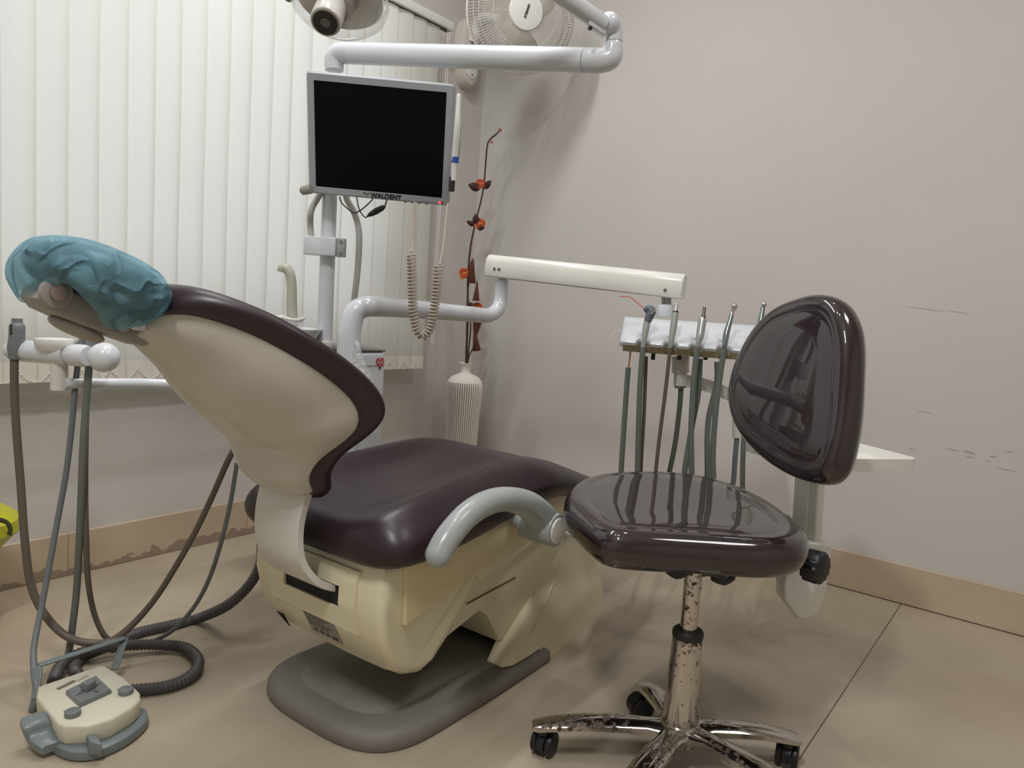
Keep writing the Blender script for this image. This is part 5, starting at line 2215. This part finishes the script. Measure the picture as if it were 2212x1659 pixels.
def leaf(px, py, ang, L, W, d=DV, m=None):
    def f(r):
        c0 = at(px, py, d)
        a = CX * math.cos(ang) + Z * math.sin(ang)
        b = -CX * math.sin(ang) + Z * math.cos(ang)
        rows = []
        for i in range(9):
            t = i / 8
            w = W * math.sin(PI * t ** .8) ** .8 + .0005
            rows.append([c0 + a * (L * t) + b * (w * s) - CY * (.012 * math.sin(PI * t) * (1 - s * s) + .01 * t) for s in (-1, -.5, 0, .5, 1)])
        g = G().rings(rows, closed=False, caps=False)
        back = [[v + CY * .0015 for v in row] for row in rows]
        g.rings(back, closed=False, caps=False)
        obj('leaf', g, m or M_leaf, r)
    return f


def rose(px, py, R, d=DV, tilt=0):
    def f(r):
        c0 = at(px, py, d)
        g = G()
        ax_ = (-CY + Z * .25 + CX * tilt).normalized()
        e1 = ax_.cross(Z).normalized()
        e2 = ax_.cross(e1)
        # spiralled petal strip
        rows = []
        N = 90
        for i in range(N + 1):
            t = i / N
            a = 2 * PI * 3.2 * t
            rr_ = R * (.12 + .88 * t) * (1 + .09 * math.sin(a * 2.5))
            p = c0 + (e1 * math.cos(a) + e2 * math.sin(a)) * rr_
            rows.append([p * 1 - ax_ * (R * .5) * (1 - .3 * t) - (p - c0) * .35, p + ax_ * (R * (.45 - .35 * t)), p + ax_ * (R * (.5 - .38 * t)) + (p - c0) * .12])
        g.rings(rows, closed=False, caps=False)
        rows2 = [[v + (v - c0).normalized() * .002 for v in row] for row in rows]
        g.rings(rows2, closed=False, caps=False)
        g.ball(c0 - ax_ * R * .25, R * .7, 12)
        obj('rose', g, M_orange, r)
    return f


def bud(px, py, R):
    def f(r):
        obj('bud', G().ball(at(px, py, DV), R, 10), mat('pink_orange_bud', (186, 92, 72), .8), r)
    return f


def cone(p0, p1, r0, r1):
    def f(r):
        a, b = at(*p0, DV - .01), at(*p1, DV - .01)
        g = G()
        L2 = (b - a).length
        n_ = int(L2 / .0075)
        P, Rr = [], []
        for i in range(n_ * 4 + 1):
            t = i / (n_ * 4)
            P.append(lerp(a, b, t))
            Rr.append((lerp(r0, r1, t)) * (1 + .16 * math.cos(i / 4 * 2 * PI)))
        g.tube(P, Rr, 14, smooth=0)
        obj('twine_cone', g, M_wicker, r)
    return f


stem('artificial_stem', 'tallest stem with pink buds at its bent tip and two orange roses', [at(1010, 700, DV), at(1011, 600, DV), at(1017, 530, DV), at(1030, 470, DV), at(1042, 420, DV), at(1047, 380, DV), at(1052, 320, DV), at(1058, 302, DV), at(1072, 290, DV), at(1079, 282, DV)], [.0045] * 4 + [.0035] * 6 + [.002],
     [rose(1040, 398, .022), leaf(1038, 408, 2.9, .055, .018), leaf(1046, 408, .95, .045, .013), rose(1037, 484, .024), leaf(1030, 487, 1.75, .05, .015), leaf(1026, 487, 2.75, .04, .011), leaf(1030, 492, .05, .035, .012), bud(1080, 281, .0075), bud(1062, 307, .006)])
stem('artificial_stem', 'shorter stem with one orange rose and a tall twine cone', [at(1009, 700, DV - .01), at(1010, 640, DV - .01), at(1012, 610, DV - .01), at(1018, 585, DV - .01), at(1024, 572, DV - .01)], .004,
     [rose(1005, 592, .026), cone((1018, 612), (1020, 566), .020, .008), cone((1021, 566), (1021, 558), .008, .002)])
stem('artificial_stem', 'stem with a slender pointed twine cone and a red orange rose', [at(1016, 720, DV - .02), at(1016, 668, DV - .02), at(1022, 655, DV - .02)], .0035,
     [cone((1028, 650), (1031, 606), .016, .002), leaf(1018, 665, 2.2, .03, .014), rose(1033, 664, .02)])
stem('artificial_stem', 'lowest stem with two brown spiral twine cones by the vase neck', [at(1013, 770, DV - .03), at(1022, 752, DV - .03), at(1026, 738, DV - .03)], .0035,
     [cone((1030, 758), (1026, 722), .019, .008), cone((1027, 722), (1032, 690), .010, .022)])

# ------------------------------------------------------------------ wall fan
DFN = 2.95
fc_ = at(1126, 30, DFN)
fan = empty('wall_fan', tuple(at(1008, 110, 3.2)), 'white wall-mounted fan with round grille in the upper corner', 'fan')
fnv = (CAM - fc_).normalized()
fnv = (V((.30, -.80, -.30))).normalized()
fnv = (c2w(V((.36, -1, -.18)))).normalized()
fe1 = Z.cross(fnv).normalized()
fe2 = fnv.cross(fe1)
RF = .213
M_fan = mat('fan_wire_white', (206, 200, 192), .4)
g = G()
for k_ in range(120):
    a = 2 * PI * k_ / 120
    dr = fe1 * math.cos(a) + fe2 * math.sin(a)
    pts = [fc_ + dr * (.055) + fnv * .055, fc_ + dr * (RF * .6) + fnv * .052, fc_ + dr * (RF * .93) + fnv * .032, fc_ + dr * RF + fnv * .0, fc_ + dr * (RF * .9) - fnv * .05]
    g.tube(pts, .0014, 4, smooth=0, caps=False)
gr_ = obj('grille', g, M_fan, fan)
g = G()
for rad, off_, r_ in ((RF, 0, .0045), (RF * .93, .033, .0012), (RF * .84, .040, .0012), (RF * .6, .052, .0012), (RF * .9, -.05, .002)):
    pts = [fc_ + (fe1 * math.cos(a) + fe2 * math.sin(a)) * rad + fnv * off_ for a in [2 * PI * k_ / 64 for k_ in range(65)]]
    g.tube(pts, r_, 6, smooth=0)
obj('grille_rim', g, M_fan, fan)
g = G()
rings = [[fc_ + (fe1 * math.cos(2 * PI * k_ / 40) + fe2 * math.sin(2 * PI * k_ / 40)) * r_ + fnv * o2 for k_ in range(40)] for r_, o2 in ((.066, .046), (.067, .056), (.064, .062), (.05, .064), (.02, .0655))]
g.rings(rings)
hb_ = obj('hub_badge', g, M_whitep, fan)
text_mesh('brand_lettering', 'HAVELLS', .0155, fc_ + fnv * .0665 + fe2 * .031 - fe1 * .008, -fe2 * .96 - fe1 * .28, fe1 * .96 - fe2 * .28, M_ink, hb_, bold=.0004) if False else None
dr_t = (-fe2 * .97 - fe1 * .22).normalized()
text_mesh('brand_lettering', 'HAVELLS', .0125, fc_ + fnv * .0665 - fnv.cross(dr_t) * .004, dr_t, fnv.cross(dr_t), M_ink, hb_, bold=.0005, align='CENTER')
g = G()
for b_ in range(3):
    a0_ = 2 * PI * b_ / 3 + .5
    rows = []
    for i in range(10):
        t = i / 9
        rad = lerp(.03, RF * .86, t)
        wdt = .75 * math.sin(PI * (t * .8 + .18)) ** .7
        row = []
        for j in range(9):
            a = a0_ + (j / 8 - .5) * wdt * 1.5 + t * .35
            row.append(fc_ + (fe1 * math.cos(a) + fe2 * math.sin(a)) * rad + fnv * (-.01 + (j / 8 - .5) * .03 * (1 - t * .4)))
        rows.append(row)
    gb = G().rings(rows, closed=False, caps=False)
    obj('fan_blade', gb, mat('pale_grey_blade', (176, 168, 160), .3) if b_ == 0 else MATS['pale_grey_blade'], fan)
g = G()
mb = fc_ - fnv * .10
g.tube([fc_ - fnv * .02, fc_ - fnv * .05, fc_ - fnv * .14, fc_ - fnv * .16], [.045, .06, .058, .03], 28, smooth=0)
obj('motor_housing', g, M_whitep, fan)
# wall plate on the left wall
pc_ = onX(1008, 118, XL + .03)
pz0, pz1 = onX(1008, 195, XL).z, onX(1008, 45, XL).z
py_ = onX(1008, 118, XL + .02).y
g = G()
rings = []
for sc3, xo in ((1., .0), (1., .03), (.93, .05), (.8, .055)):
    loop = []
    hh2 = (pz1 - pz0) / 2
    for k_ in range(36):
        a = 2 * PI * k_ / 36
        yy = .062 * sc3 * math.copysign(abs(math.cos(a)) ** .8, math.cos(a))
        zz = hh2 * sc3 * math.copysign(abs(math.sin(a)) ** .75, math.sin(a))
        loop.append(V((XL + xo, py_ + yy, (pz0 + pz1) / 2 + zz)))
    rings.append(loop)
g.rings(rings)
wp = obj('wall_plate', g, M_fan, fan)
p = V((XL + .055, py_, pz0 + .07))
g = G().lathe([(.036, -.002), (.034, .003), (.02, .004), (.001, .004)], p, 28, X)
dk = obj('control_dial', g, M_whitep, wp)
for zz in (-.02, .02):
    g = G().cyl(p + X * .003 + Z * zz, p + X * .006 + Z * zz, .0035, n=10)
    obj('dial_screw', g, M_black, dk)
g = G().tube([V((XL + .05, py_, pz1 - .10)), V((XL + .12, py_ - .02, pz1 - .02)), mb - fnv * .03], [.028, .026, .024], 16)
obj('fan_neck', g, M_whitep, fan)
g = G().tube([V((XL + .05, py_ - .03, pz1 - .12)), lerp(V((XL + .05, py_ - .03, pz1 - .12)), fc_ - fe2 * RF * .95, .6) - Z * .02, fc_ - fe2 * RF * .95 - fnv * .03], .002, 6)
obj('fan_cord', g, M_whitep, fan)

# ------------------------------------------------------------------ yellow bag at the left edge
p = onZ(2, 1175, .03)
yb = V((XL + .16, onX(-10, 1200, XL + .16).y, .0))
yb = at(-88, 1150, 1.75)
g = G()
rings = []
for i in range(12):
    f = i / 11
    rr_ = [.10, .11, .115, .12, .12, .12, .12, .125, .165, .208, .205, .14][i]
    z_ = .005 + f * (at(-10, 1108, 1.75).z)
    rings.append([V((yb.x, yb.y, z_)) + V((math.cos(a), math.sin(a), 0)) * rr_ * (1 + .06 * noise.noise(V((math.cos(a) * 3, math.sin(a) * 3, f * 5)))) * .62 for a in [2 * PI * k_ / 32 for k_ in range(32)]])
g.rings(rings)
bag = obj('waste_bag', g, mat('yellow_bag_plastic', (205, 205, 40), .35, var=.2, vscale=12, coat=.3), loc=(yb.x, yb.y, 0))
tag(bag, 'yellow plastic waste bag with dark print at the far left edge', 'waste bag')
g = G()
pz_ = at(12, 1140, 1.70)
g.tube([at(-6, 1122, 1.70), at(14, 1128, 1.70), at(22, 1142, 1.70), at(20, 1156, 1.70)], .006, 8, ry=.35)
obj('dark_print', g, mat('bag_print', (60, 62, 28), .5), bag, label='dark print on the yellow bag')
